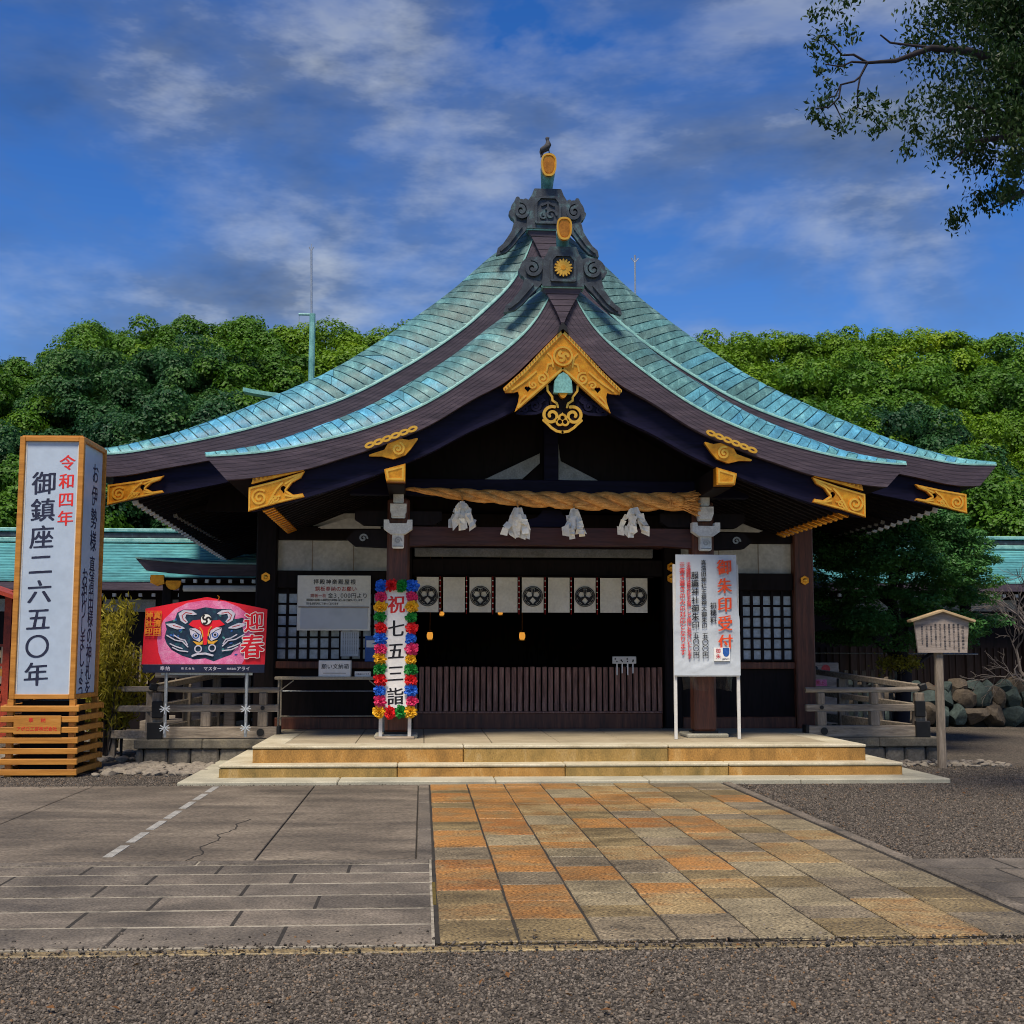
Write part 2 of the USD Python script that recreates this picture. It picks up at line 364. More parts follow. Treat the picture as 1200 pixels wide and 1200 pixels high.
M['gravel_bed'] = usdkit.material(stage, '/World/Looks/gravel_bed', {
    'tc': ('texture_coordinate', {}), 'v': ('voronoi_texture', dict(scale=42, randomness=1)), 'bw': ('rgb_to_bw', {}), 'r': ('rgb_ramp', dict(ramp=[(0, (.03, .025, .021)), (.4, (.078, .066, .053)), (.8, (.135, .114, .092)), (1, (.20, .17, .14))])),
    'n': ('noise_texture', dict(scale=.5, detail=5)), 'nr': ('rgb_ramp', dict(ramp=[(.3, (.72, .72, .72)), (.7, (1.2, 1.15, 1.1))])), 'mu': ('mix', dict(mix_type='multiply', fac=1.0)),
    'inv': ('math', dict(math_type='subtract', value1=1.0)), 'b': ('bump', dict(strength=.9, distance=.02)), 'p': ('principled_bsdf', dict(roughness=.85, specular_ior_level=.25))},
    [('tc.object', 'v.vector'), ('v.color', 'bw.color'), ('bw.val', 'r.fac'), ('tc.object', 'n.vector'), ('n.fac', 'nr.fac'), ('r.color', 'mu.color1'), ('nr.color', 'mu.color2'), ('mu.color', 'p.base_color'),
     ('v.distance', 'inv.value2'), ('inv.value', 'b.height'), ('b.normal', 'p.normal')], surface='p.BSDF')
M['pebble'] = usdkit.material(stage, '/World/Looks/pebble', {
    'o': ('object_info', {}), 'r': ('rgb_ramp', dict(ramp=[(0, (.028, .023, .019)), (.35, (.062, .052, .042)), (.7, (.118, .098, .079)), (.93, (.20, .168, .135)), (1, (.18, .10, .045))])),
    'p': ('principled_bsdf', dict(roughness=.8, specular_ior_level=.3))}, [('o.random', 'r.fac'), ('r.color', 'p.base_color')], surface='p.BSDF')
mat('rubble_stone', (.40, .345, .275), (.24, .20, .165), scale=6, rough=.85, bump=.4, island=.35)
leafmat('leaf_wood', (.024, .085, .010), (.085, .20, .012), (.22, .34, .016))
leafmat('leaf_dark', (.012, .052, .022), (.034, .11, .028), (.10, .21, .026))
leafmat('leaf_bush', (.028, .10, .028), (.065, .19, .040), (.19, .33, .045), .25, 1.6)
leafmat('leaf_yellow', (.16, .14, .010), (.32, .27, .02), (.48, .40, .05))
leafmat('leaf_near', (.008, .024, .006), (.018, .050, .008), (.050, .078, .008), .35)
mat('bark', (.06, .045, .035), (.03, .022, .018), scale=5, stretch=(3, 3, .8), rough=.9, bump=.6, bdist=.02)
mat('bark_dark', (.022, .018, .024), (.012, .010, .014), scale=5, rough=.9, bump=.4)
mat('bark_pale', (.17, .145, .13), (.10, .085, .075), scale=8, rough=.9, bump=.4)
mat('red_lacquer', (.40, .05, .02), (.22, .03, .015), rough=.5)
mat('bronze_grey', (.26, .26, .25), (.18, .18, .17), rough=.4, metallic=.4)
for nm, c in dict(flower_blue=(.02, .16, .72), flower_pink=(.80, .035, .16), flower_yellow=(.88, .46, .01), flower_green=(.008, .24, .03), flower_red=(.80, .010, .015)).items():
    mat(nm, c, tuple(.6 * x for x in c), scale=25, rough=.6, bump=.1)
M['lamp_glow'] = usdkit.material(stage, '/World/Looks/lamp_glow', {'e': ('emission', dict(color=(1, .42, .06), strength=.22))}, [], surface='e.emission')
mat('pigeon', (.05, .05, .06), (.025, .025, .03), scale=9, rough=.7)
mat('blue_print', (.03, .12, .42), (.02, .07, .28), scale=6, rough=.4)
mat('sticker_red', (.65, .05, .06), rough=.4)

# ------------------------------------------------------------------ ground
g = obj('ground', grid(np.stack(np.meshgrid(np.linspace(-160, 160, 17), np.linspace(-20, 300, 17), [0.0], indexing='ij'), -1)[:, :, 0]), 'gravel_bed')
tag(g, 'grey gravel forecourt in front of and around the shrine hall', 'ground', kind='structure')

YF, YP0, YP1 = 7.26, 9.98, 15.83          # paving: near edge, far edge of the cross strip, foot of the steps
# orange stone path
sp = thing('stone_path', 'path of orange and tan stone tiles running straight to the steps', 'path', kind='structure')
obj('bed', box(-1.755, 1.86, YF + .012, YP1, -.02, .014), 'joint', sp)
col = .446
for c in range(8):
    y = YF + .01; x0 = -1.735 + c * col
    while y < YP1 - .12:
        L = rng.uniform(.34, .72)
        y1 = min(y + L, YP1 - .005)
        if YP1 - y1 < .22: y1 = YP1 - .005
        far = (y - YF) / 8.5
        orange = max(.04, .16 + .62 * far - .13 * max(0, c - 2.5)) if c > 1 else .50 + .30 * far
        if y < 8.2 and c != 1: orange *= .35
        k = rng.random()
        m_ = rng.choice(['tile_orange', 'tile_rust', 'tile_orange']) if k < orange else rng.choice(['tile_tan', 'tile_grey', 'tile_olive', 'tile_pale'], p=[.36, .24, .22, .18])
        if c == 1 and 7.6 < y < 8.7: m_ = 'tile_orange'
        dz = rng.uniform(-.003, .003)
        w = box(x0 + .007, x0 + col - .007, y + .002, y1 - .002, .0, .022 + dz, .006)
        v = np.array(w.vertices); v[:, :2] += rng.normal(0, .002, (len(v), 2)); w.vertices = v
        obj('paving_stone', w, str(m_), sp)
        y = y1
# border of small stones on the left of the path and narrow kerb on its right
y = YP0 + .17
while y < YP1 - .1:
    y1 = min(y + rng.uniform(.5, .9), YP1 - .01)
    obj('border_stone', box(-1.868, -1.748, y + .006, y1 - .006, 0, .02 + rng.uniform(-.003, .003), .006), str(rng.choice(['paving_grey', 'paving_grey_b', 'paving_grey'])), sp); y = y1
y = YF + .01
while y < YP1 - .1:
    y1 = min(y + rng.uniform(1.1, 1.5), YP1 - .01)
    obj('border_stone', box(1.862, 1.965, y + .006, y1 - .006, 0, .03, .008), 'paving_grey_b', sp); y = y1
obj('moss_line', box(-1.76, -1.737, 8.35, 9.15, 0, .018), 'moss', sp)

# long grey paving of the cross way, left and right
cw = thing('cross_way', 'band of long grey paving slabs crossing the forecourt', 'pavement', kind='structure')
obj('bed', box(-12, -1.757, YF - .05, YP0 + .165, -.02, .0165), 'sand_joint', cw)
obj('bed', box(1.972, 12, YF - .03, YP0 - .01, -.02, .0152), 'joint', cw)
rows = [7.22, 7.76, 8.24, 8.70, 9.14, 9.55, 9.94]
offs = [.30, .62, .18, .70, .42, .05]
for r in range(6):
    x = -1.765 - (.0 if r % 2 else .0); first = True
    while x > -8:
        L = .55 + offs[r] if first else rng.uniform(.92, 1.04); first = False
        obj('paving_slab', box(x - L + .009, x - .009, rows[r] + .020, rows[r + 1] - .020, 0, .0195 + rng.uniform(-.0015, .002), .004), str(rng.choice(['paving_grey', 'paving_grey_b'])), cw)
        obj('joint_filling', box(x - L - .012, x - L + .012, rows[r] + .016, rows[r + 1] - .016, 0, .0178), 'joint', cw)
        x -= L
x = -1.765
while x > -8:
    L = rng.uniform(1.6, 2.3)
    obj('edge_slab', box(x - L + .008, x - .008, 9.955, 10.125, 0, .026, .008), 'paving_grey', cw); x -= L
x = 1.87
ys = [7.24, 7.80, 8.36, 8.92, 9.48, 9.96]
for r in range(5):
    x = 1.975; k = 0
    while x < 7.5:
        L = (.45 if (r + k) % 2 else .62) if k < 3 else rng.uniform(.8, 1.1)
        obj('paving_slab', box(x + .014, x + L - .014, ys[r] + .017, ys[r + 1] - .017, 0, .0185 + rng.uniform(-.001, .002), .004), str(rng.choice(['paving_grey', 'paving_grey_b', 'paving_grey'])), cw)
        x += L; k += 1
for x in np.arange(-8, 7.9, 1.9):
    obj('edge_slab', box(x + .006, x + 1.9 - .006, 7.10, 7.205, -.01, .012, .008), 'tile_olive', cw)

# concrete apron left of the path
ap = thing('concrete_apron', 'grey concrete apron in large panels left of the path, with a dashed white line', 'pavement', kind='structure')
obj('bed', box(-12, -1.872, 10.13, 15.80, -.02, .006), 'joint', ap)
xs = [-1.872, -3.11, -5.72, -8.2, -11.9]
for a, b in zip(xs[:-1], xs[1:]):
    obj('concrete_panel', box(b + .008, a - .008, 10.16, 15.76, -.01, .022, .006), 'concrete', ap)
for k in range(7):
    y = 10.35 + k * .78
    obj('painted_dash', box(-4.30, -4.225, y, y + .60, .0, .0255), 'white_line', ap)
for k in range(2):
    obj('painted_dash', box(-7.02, -6.94, 13.9 + k * .8, 14.5 + k * .8, .0, .0255), 'white_line', ap)
crk = np.c_[np.array([-3.62, -3.56, -3.63, -3.55, -3.60, -3.50, -3.54, -3.47]), np.linspace(10.17, 12.6, 8)]
crk = LineString(np.c_[np.interp(np.linspace(0, 7, 29), range(8), crk[:, 0]) + rng.normal(0, .012, 29), np.linspace(10.17, 12.6, 29)]).buffer(.0065)
m_ = extrude(crk, .0035); m_.apply_translation((0, 0, .0205)); obj('crack', m_, 'joint', ap)

# ------------------------------------------------------------------ stone platform and steps
st = thing('stone_platform', 'yellow stone platform with two steps before the shrine hall', 'platform', kind='structure')


def run(name, x0, x1, cuts, y0, y1, z0, z1, mats, c=.012):
    xs = [x0] + cuts + [x1]
    for i, (a, b) in enumerate(zip(xs[:-1], xs[1:])):
        obj(name, box(a + .004, b - .004, y0, y1, z0, z1 + rng.uniform(-.002, .002), c), mats[i % len(mats)], st)


run('ground_slab', -4.766, 4.766, [-2.85, -.93, .96, 2.86], 15.85, 16.40, -.03, .056, ['slab_stone'])
run('riser_stone', -4.355, 4.355, [-2.14, -.02, 2.08], 16.384, 16.74, .03, .172, ['riser_stain_shade_b', 'riser_stain_shade_a'])
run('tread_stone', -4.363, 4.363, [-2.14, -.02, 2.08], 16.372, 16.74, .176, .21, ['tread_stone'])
run('riser_stone', -3.986, 3.986, [-1.30, 1.36], 16.702, 17.15, .18, .382, ['riser_stain_shade_a', 'riser_stain_shade_b', 'riser_stain_shade_a'])
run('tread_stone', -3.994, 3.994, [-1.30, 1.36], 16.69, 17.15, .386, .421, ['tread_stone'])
for s in (-1, 1):      # returns of the steps along the sides
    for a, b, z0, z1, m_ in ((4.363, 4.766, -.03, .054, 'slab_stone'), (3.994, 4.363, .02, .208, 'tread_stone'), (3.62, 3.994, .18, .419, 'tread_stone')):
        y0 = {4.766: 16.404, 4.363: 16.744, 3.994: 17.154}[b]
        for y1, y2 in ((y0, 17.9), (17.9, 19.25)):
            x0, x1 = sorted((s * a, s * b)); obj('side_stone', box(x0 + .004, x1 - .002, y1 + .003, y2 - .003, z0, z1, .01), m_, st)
obj('core', box(-3.60, 3.60, 17.16, 20.9, -.02, .40), 'joint', st)
for i, x in enumerate(np.arange(-3.615, 3.5, .9037)):
    for j, y in enumerate((17.157, 18.25, 19.35)):
        obj('floor_stone', box(x + .004, x + .9037 - .004, y + .003, y + [1.093, 1.1, 1.05][j] - .003, .3, .4195 + rng.uniform(-.0015, .0015), .006), 'floor_stone', st)
for s in (-1, 1):
    x0, x1 = sorted((s * 3.61, s * 4.62)); obj('floor_stone', box(x0 + .004, x1 - .004, 19.26, 20.4, -.02, .418, .006), 'floor_stone', st)

# ------------------------------------------------------------------ the hall
hall = thing('shrine_hall', 'dark timber shrine hall with two stacked green copper gable roofs and gold fittings', 'shrine')


def curve(pts, n=61):
    p = np.array(pts, float)
    d = np.r_[0, np.cumsum(np.linalg.norm(np.diff(p, axis=0), axis=1))]; d /= d[-1]
    fx, fz = PchipInterpolator(d, p[:, 0]), PchipInterpolator(d, p[:, 1])
    t = np.linspace(0, 1, n); q = np.c_[fx(t), fz(t)]
    L = np.r_[0, np.cumsum(np.linalg.norm(np.diff(q, axis=0), axis=1))]; L /= L[-1]
    t2 = np.interp(np.linspace(0, 1, n), L, t)
    return np.c_[fx(t2), fz(t2)]


def xyz(c, y):
    return np.c_[c[:, 0], np.full(len(c), y), c[:, 1]]


F_low = curve([(.17, 6.42), (.33, 6.12), (.51, 5.89), (1.08, 5.41), (1.82, 4.91), (2.38, 4.65), (2.94, 4.46), (4.04, 4.22), (4.69, 4.17)])
F_top = curve([(.21, 6.52), (.92, 6.01), (1.48, 5.56), (2.12, 5.14), (2.60, 4.86), (3.2, 4.60), (4.04, 4.30), (4.69, 4.19)])
F_fas = curve([(.0, 5.96), (.40, 5.55), (.74, 5.23), (1.2, 4.97), (1.8, 4.60), (2.3, 4.37), (2.93, 4.15), (3.45, 3.99), (4.42, 3.85)])
F_haf = curve([(.0, 5.37), (.67, 4.83), (1.24, 4.55), (1.81, 4.24), (2.93, 3.79), (4.10, 3.45)])
R_low = curve([(.20, 7.96), (.28, 7.73), (.47, 7.30), (.99, 6.72), (1.31, 6.44), (2.2, 5.83), (3.08, 5.36), (3.92, 5.06), (4.74, 4.82), (5.6, 4.63), (6.5, 4.50), (6.92, 4.50)])
R_top = curve([(.26, 8.02), (.80, 7.66), (1.46, 7.08), (2.53, 6.29), (3.2, 5.85), (3.9, 5.50), (4.72, 5.14), (5.66, 4.78), (6.46, 4.58), (6.92, 4.52)])
R_fas = curve([(.0, 7.50), (.28, 7.20), (.8, 6.52), (1.31, 6.10), (2.2, 5.50), (3.08, 5.02), (3.91, 4.70), (4.94, 4.43), (5.55, 4.31), (6.45, 4.16), (6.66, 4.165)])


def roof(name, label, low, top, fas, y0, yb, roll, ns, splits, parent):
    k = (y0 + roll * .6) / y0
    topw = np.c_[top[:, 0] * (1 + (k - 1) * .6), 1.6 + (top[:, 1] - 1.6) * k]
    a = np.linspace(0, np.pi / 2, 9)
    # sheathing: rolled verge then the long slope
    def surf(s, ang, lift=0.0):
        i = np.clip(s, 0, 1) * (len(low) - 1)
        lo = np.c_[np.interp(i, range(len(low)), low[:, 0]), np.interp(i, range(len(low)), low[:, 1])]
        to = np.c_[np.interp(i, range(len(low)), topw[:, 0]), np.interp(i, range(len(low)), topw[:, 1])]
        w = np.sin(ang)[..., None] if np.ndim(ang) else math.sin(ang)
        p = lo + (to - lo) * w
        d = to - lo; ln = np.linalg.norm(d, axis=1, keepdims=True) + 1e-6
        yy = y0 + roll * (1 - np.cos(ang))
        p = p + d / ln * lift * np.sin(ang)[..., None] if np.ndim(ang) else p
        return np.c_[p[:, 0], np.broadcast_to(yy, (len(p),)) - lift * np.cos(ang), p[:, 1]]
    S = np.linspace(0, 1, 61)
    pts = np.stack([surf(S, np.full(61, x)) for x in a], 1)
    back = pts[:, -1].copy(); back[:, 1] = yb
    # three y stations to the back
    pts = np.concatenate([pts, back[:, None]], 1)
    under = np.stack([xyz(fas, y0 + .10), xyz(fas, yb)], 1)
    root = None
    parts = []
    for sgn in (1, -1):
        sh = grid(pts); un = grid(under[:, ::-1])
        ev = grid(np.stack([pts[-1], np.linspace(under[-1, 0], under[-1, 1], pts.shape[1])], 0))
        bk = grid(np.stack([pts[:, -1], under[:, 1]], 1)[:, ::-1])
        for m_ in (sh,):
            parts.append(m_ if sgn > 0 else flip(m_))
    root = obj(name, parts, 'copper_sheet', parent, smooth=40, label=label)
    sof = []
    for sgn in (1, -1):
        un = grid(under[:, ::-1])
        ev = grid(np.stack([pts[-1][[0, -1]], under[-1]], 0))
        for m_ in (un, ev):
            sof.append(m_ if sgn > 0 else flip(m_))
    obj('soffit', sof, 'dark_wood', root)
    # copper plates on the verge, each its own
    skew = lambda q: .085 * (1 - np.clip(q, 0, 1)) ** 1.3      # the courses run level along the roof and sweep up over the verge
    for sgn in (1, -1):
        edges = np.linspace(-.062, .9985, ns + 1)
        for i in range(ns):
            sm = (edges[i] + edges[i + 1]) / 2
            if sm < .36: cuts = [(.015, .015), (1.0, 1.0)]
            else:
                c0 = rng.uniform(.30, .70); cuts = [(.015, .015), (c0, float(np.clip(c0 + rng.choice([-.22, .0, .0, .22]) + rng.normal(0, .03), .2, .8))), (1.0, 1.0)]
            for j in range(len(cuts) - 1):
                d0, d1 = (.0, .0) if j == 0 else (.008, .008)
                ss = np.linspace(edges[i] + .0013, edges[i + 1] - .0013, 3); w3 = np.linspace(0, 1, 3)
                lo_ = (cuts[j][0] + (cuts[j][1] - cuts[j][0]) * w3 + d0) * np.pi / 2; hi_ = (cuts[j + 1][0] + (cuts[j + 1][1] - cuts[j + 1][0]) * w3 - d1) * np.pi / 2
                h0 = .010 + rng.uniform(0, .004)
                T, B = [], []
                for q in range(5):
                    aa = lo_ + (hi_ - lo_) * q / 4
                    se = np.clip(ss + skew(ss) * np.sin(aa), .003, .9985)
                    T.append(surf(se, aa, h0 + .008 * (1 - q / 4))); B.append(surf(se, aa, .001))
                T, B = np.stack(T, 1), np.stack(B, 1)
                if np.linalg.norm(T[0] - T[-1], axis=1).max() < .03: continue
                n_ = T.shape[0] * T.shape[1]
                tg = grid(T); f = [tuple(t) for t in tg.faces]
                idx = np.arange(n_).reshape(3, 5); rim = list(idx[:, 0]) + list(idx[-1, 1:]) + list(idx[:-1, -1][::-1]) + list(idx[0, 1:-1][::-1])
                for q in range(len(rim)):
                    p0, p1 = rim[q], rim[(q + 1) % len(rim)]
                    f += [(p0, p0 + n_, p1 + n_), (p0, p1 + n_, p1)]
                m_ = trimesh.Trimesh(np.vstack([T.reshape(-1, 3), B.reshape(-1, 3)]), np.array(f)[:, ::-1], process=False)
                band = int(np.clip(sm * 4.6 + rng.normal(0, .35), 0, 4))  # lower bands are bluer: patina plus sky reflection put into the colour
                obj('roof_plate', m_ if sgn > 0 else flip(m_), 'patina_sky_tint_%s_%s' % ('abcde'[band], 'xyz'[rng.integers(0, 3)]), root, smooth=50)
        e = strip(surf(S, np.full(61, .0), .030), xyz(low - [[0, .022]], y0 - .030), surf(S, np.full(61, .10), .0), xyz(low - [[0, .022]], y0 + .02))
        obj('edge_strip', e if sgn > 0 else flip(e), 'copper_edge', root)
    return root, topw


def boards(root, up, lo, y0, n, parent_name, matn, depth=.16, step=.005):
    for k in range(n):
        t0, t1 = k / n, (k + 1) / n
        A, B = up + (lo - up) * t0, up + (lo - up) * t1 
        B = B + (A - B) * (.045 if k < n - 1 else 0)
        yy = y0 + step * k
        for sgn in (1, -1):
            m_ = strip(xyz(A, yy), xyz(B, yy + .003), xyz(A, yy + depth), xyz(B, yy + depth))
            obj(parent_name, m_ if sgn > 0 else flip(m_), matn, root)


FY, RY = 16.8, 18.9
sp2 = [[.45], [.62], [.3, .7], [.5], [.36], [.66]]
fr, ftop = roof('front_roof', 'lower front gable roof of green copper plates', F_low, F_top, F_fas, FY, 20.4, .75, 40, None, hall)
rr, rtop = roof('rear_roof', 'larger rear gable roof of green copper plates', R_low, R_top, R_fas, RY, 30.0, .80, 52, None, hall)
boards(fr, F_low - [[0, .024]], F_fas, FY - .02, 6, 'fascia_board', 'fascia_wood')
boards(rr, R_low - [[0, .024]], R_fas, RY - .02, 6, 'fascia_board', 'fascia_wood')
# bargeboards
F_fb = curve([(.0, 5.98), (.40, 5.57), (.74, 5.25), (1.2, 4.99), (1.8, 4.62), (2.3, 4.39), (2.93, 4.17), (3.45, 4.01), (4.12, 3.88)])
for sgn in (1, -1):
    m_ = strip(xyz(F_fb, FY + .16), xyz(F_haf, FY + .16), xyz(F_fb, FY + .26), xyz(F_haf, FY + .26)); obj('bargeboard', m_ if sgn > 0 else flip(m_), 'navy_wood', fr)
    m_ = strip(xyz(F_haf + [[0, .055]], FY + .13), xyz(F_haf, FY + .13), xyz(F_haf + [[0, .055]], FY + .158), xyz(F_haf, FY + .158)); obj('bargeboard_edge', m_ if sgn > 0 else flip(m_), 'navy_wood', fr)
    Rb = R_fas[R_fas[:, 0] < 6.42]
    m_ = strip(xyz(Rb + [[0, .02]], RY + .14), xyz(Rb - [[0, .36]], RY + .14), xyz(Rb + [[0, .02]], RY + .24), xyz(Rb - [[0, .36]], RY + .24)); obj('bargeboard', m_ if sgn > 0 else flip(m_), 'navy_wood', rr)


def ridge_end(root, y, w, ztop, ztip, n):
    """the boarded wedge between the two verges"""
    for k in range(n):
        t0, t1 = k / n, (k + 1) / n - .012
        wd = lambda t: w * (1 - t) ** 1.35
        z = lambda t: ztop + (ztip - ztop) * t
        p = Polygon([(-wd(t0), z(t0)), (-wd(t1), z(t1)), (wd(t1), z(t1)), (wd(t0), z(t0))])
        obj('ridge_board', front(p, .22, y + .003 * k), 'fascia_wood', root)


ridge_end(fr, FY - .07, .265, 6.49, 5.94, 7)
ridge_end(rr, RY - .07, .30, 8.0, 7.30, 7)
obj('ridge_cap', box(-.29, .29, FY - .10, FY + .1, 6.49, 6.525, .008), 'copper_edge', fr)
obj('ridge_cap', box(-.33, .33, RY - .10, RY + .1, 8.0, 8.04, .008), 'copper_edge', rr)
obj('ridge', box(-.30, .30, RY + .3, 30, 7.9, 8.45, .08), 'copper_sheet', rr)
obj('ridge', box(-.25, .25, FY + .3, RY + .5, 6.4, 6.85, .06), 'copper_sheet', fr)


def spiral(cx, cz, r0, r1, turns, a0, w, n=40, s=1):
    t = np.linspace(0, 1, n); a = a0 + s * turns * 2 * np.pi * t; r = r0 + (r1 - r0) * t
    return LineString(np.c_[cx + r * np.cos(a), cz + r * np.sin(a)]).buffer(w)


def crest(root, y, z, k, flower):
    """demon-tile shaped copper ornament: block, scrolls, fins, bird-perch horn; z its foot, k its scale"""
    blk = Polygon([(-.27, 0), (.27, 0), (.25, .36), (.20, .44), (.17, .52), (-.17, .52), (-.20, .44), (-.25, .36)]).buffer(.02)
    obj('crest_block', front(affinity.scale(blk, k, k, origin=(0, 0)), .22, y, z), 'copper_dark', root)
    rec = Polygon([(-.15, .07), (.15, .07), (.15, .34), (.10, .40), (-.10, .40), (-.15, .34)])
    fr_ = rec.buffer(.03).difference(rec.buffer(-.005))
    obj('crest_frame', front(affinity.scale(fr_, k, k, origin=(0, 0)), .04, y - .035, z), 'copper_dark', root)
    if flower:
        c = (0, .235)
        pet = [affinity.translate(affinity.rotate(affinity.scale(Point(0, .073).buffer(1), .0155, .052), i * 22.5, origin=(0, 0)), *c) for i in range(16)]
        for i, p in enumerate(pet):
            p = affinity.translate(affinity.rotate(affinity.scale(Point(0, 0).buffer(1, 6), .016, .05), 0), 0, .078)
            p = affinity.translate(affinity.rotate(p, i * 22.5, origin=(0, 0)), *c)
            obj('petal', front(affinity.scale(p, k, k, origin=(0, 0)), .03, y - .03 - .002 * (i % 2), z), 'gold_relief', root)
        obj('flower_heart', front(affinity.scale(Point(*c).buffer(.032), k, k, origin=(0, 0)), .04, y - .04, z), 'gold', root)
        obj('flower_ring', front(affinity.scale(Point(*c).buffer(.137).difference(Point(*c).buffer(.118)), k, k, origin=(0, 0)), .03, y - .012, z), 'black_metal', root)
    else:
        rel = union_all([spiral(.04, .17, .075, .015, 1.1, 0, .014), spiral(-.06, .15, .05, .012, 1, 2, .012), LineString([(-.08, .30), (0, .34), (.08, .30)]).buffer(.014), LineString([(0, .34), (.0, .22)]).buffer(.012), Polygon([(-.04, .24), (0, .30), (.05, .24)])])
        obj('crest_relief', front(affinity.scale(rel, k, k, origin=(0, 0)), .03, y - .025, z), 'copper_dark', root)
    kx = k if flower else k * .86
    for s in (-1, 1):
        body = union_all([Point(s * .42, .23).buffer(.155), Polygon([(s * .28, .02), (s * .52, .05), (s * .36, .40), (s * .27, .36)]), Polygon([(s * .42, .34), (s * .475, .44 if not flower else .36), (s * .545, .30)]), Polygon([(s * .52, .28), (s * .605, .21), (s * .55, .12)])]).buffer(-.02).buffer(.035)
        obj('scroll', front(affinity.scale(body, kx, k, origin=(0, 0)), .14, y + .04, z), 'copper_dark', root)
        sp_ = spiral(s * .42, .23, .125, .02, 1.6, 1.57, .024, s=s)
        obj('scroll_relief', front(affinity.scale(sp_, kx, k, origin=(0, 0)), .06, y - .01, z), 'copper_dark', root)
        fin = Polygon([(s * .30, .03), (s * .52, .08), (s * .56, -.06), (s * .63, -.16), (s * .70, -.25), (s * .78, -.31), (s * .80, -.385), (s * .66, -.345), (s * .55, -.25), (s * .44, -.12), (s * .36, -.04)]).buffer(.012)
        obj('fin', front(affinity.scale(fin, kx, k, origin=(0, 0)), .10, y + .02, z), 'copper_dark', root)
        fl = LineString([(s * .42, .0), (s * .52, -.12), (s * .62, -.24), (s * .74, -.335)]).buffer(.016)
        obj('fin_relief', front(affinity.scale(fl, kx, k, origin=(0, 0)), .05, y - .01, z), 'copper_dark', root)
    # horn
    p0, p1 = np.array([0, y + .25, z + .50 * k]), np.array([.0, y - .055, z + (.72 if flower else .80) * k])
    hr = tube([p0, p0 + (p1 - p0) * .5, p1], [.075 * k, .085 * k, .105 * k], 16)
    obj('horn', hr, 'copper_c', root, smooth=40)
    hz = (.74 if flower else .82) * k
    egg = [(.104 * k * math.copysign(abs(math.cos(a)) ** .75, math.cos(a)) * (1 - .10 * math.sin(-a)), .160 * k * math.copysign(abs(math.sin(a)) ** .8, math.sin(a))) for a in np.linspace(0, 2 * np.pi, 40)]
    face = Polygon(egg)
    hf = obj('horn_face', front(face, .05, y - .16, z + hz), 'gold', root)
    obj('horn_rim', front(face.difference(affinity.scale(face, .80, .84)), .03, y - .178, z + hz), 'gold_relief', root)
    hrt = affinity.scale(face, .66, .70).difference(Point(0, .155 * k).buffer(.05 * k))
    obj('horn_heart', front(hrt, .02, y - .168, z + hz), 'gold_dark', root)


crest(fr, FY - .12, 6.525, .98, True)
crest(rr, RY - .12, 8.04, 1.12, False)

# gold gable ornament (chevron), pendant and cloud carvings
chev = Polygon([(0, 5.94), (.26, 5.67), (.50, 5.40), (.80, 5.12), (.77, 5.055), (.66, 5.06), (.60, 5.075), (.585, 5.02), (.60, 4.93), (.645, 4.80), (.55, 4.87), (.30, 5.09), (0, 5.37)])
chev = union_all([chev, affinity.scale(chev, -1, 1, origin=(0, 0))])
holes = union_all([union_all([Point(s * .47 - .018, 5.125).buffer(.024), Point(s * .47 + .018, 5.125).buffer(.024), Polygon([(s * .47 - .041, 5.12), (s * .47 + .041, 5.12), (s * .47, 5.07)])]) for s in (-1, 1)])
gp = obj('gable_ornament', front(chev.difference(holes), .05, FY - .03), 'gold', hall, label='gold chevron fitting at the peak of the front gable')
for s in (-1, 1):
    rim = LineString([(0, 5.90), (s * .26, 5.63), (s * .50, 5.365), (s * .775, 5.10)]).buffer(.022)
    obj('rim', front(rim, .03, FY - .055), 'gold_relief', gp)
    for t in np.linspace(.03, 1, 22):
        obj('stud', front(Point(s * (.05 + .72 * t), 5.865 - .76 * t).buffer(.010, 3), .02, FY - .07), 'gold_dark', gp)
    inner = LineString([(0, 5.40), (s * .31, 5.125), (s * .60, 4.86)]).buffer(.014)
    obj('rim', front(inner, .03, FY - .05), 'gold_relief', gp)
    sc = union_all([spiral(s * .27, 5.26, .085, .016, 1.5, 1.2, .013, s=s), spiral(s * .40, 5.17, .055, .01, 1.2, 2.6, .011, s=-s), LineString([(s * .13, 5.47), (s * .20, 5.45), (s * .22, 5.36)]).buffer(.012), LineString([(s * .13, 5.42), (s * .15, 5.55), (s * .20, 5.60)]).buffer(.011), LineString([(s * .36, 5.35), (s * .46, 5.26), (s * .55, 5.19), (s * .68, 5.10)]).buffer(.012), LineString([(s * .50, 5.02), (s * .56, 4.96), (s * .60, 4.88)]).buffer(.011)])
    obj('scrollwork', front(sc, .025, FY - .045), 'gold_relief', gp)
med = Point(0, 5.56)
obj('medallion', front(med.buffer(.13), .05, FY - .06), 'gold', gp)
obj('medallion_ring', front(med.buffer(.135).difference(med.buffer(.108)), .05, FY - .08), 'gold_relief', gp)
tri = union_all([affinity.rotate(spiral(.034, 5.56 - .0, .034, .03, .55, 0, .019), k * 120, origin=(0, 5.56)) for k in range(3)])
obj('medallion_relief', front(tri, .03, FY - .078), 'gold_relief', gp)
obj('apex_cover', front(Polygon([(-.05, 5.96), (0, 6.02), (.05, 5.96), (.08, 5.86), (0, 5.93), (-.08, 5.86)]), .05, FY - .09), 'black_metal', gp)
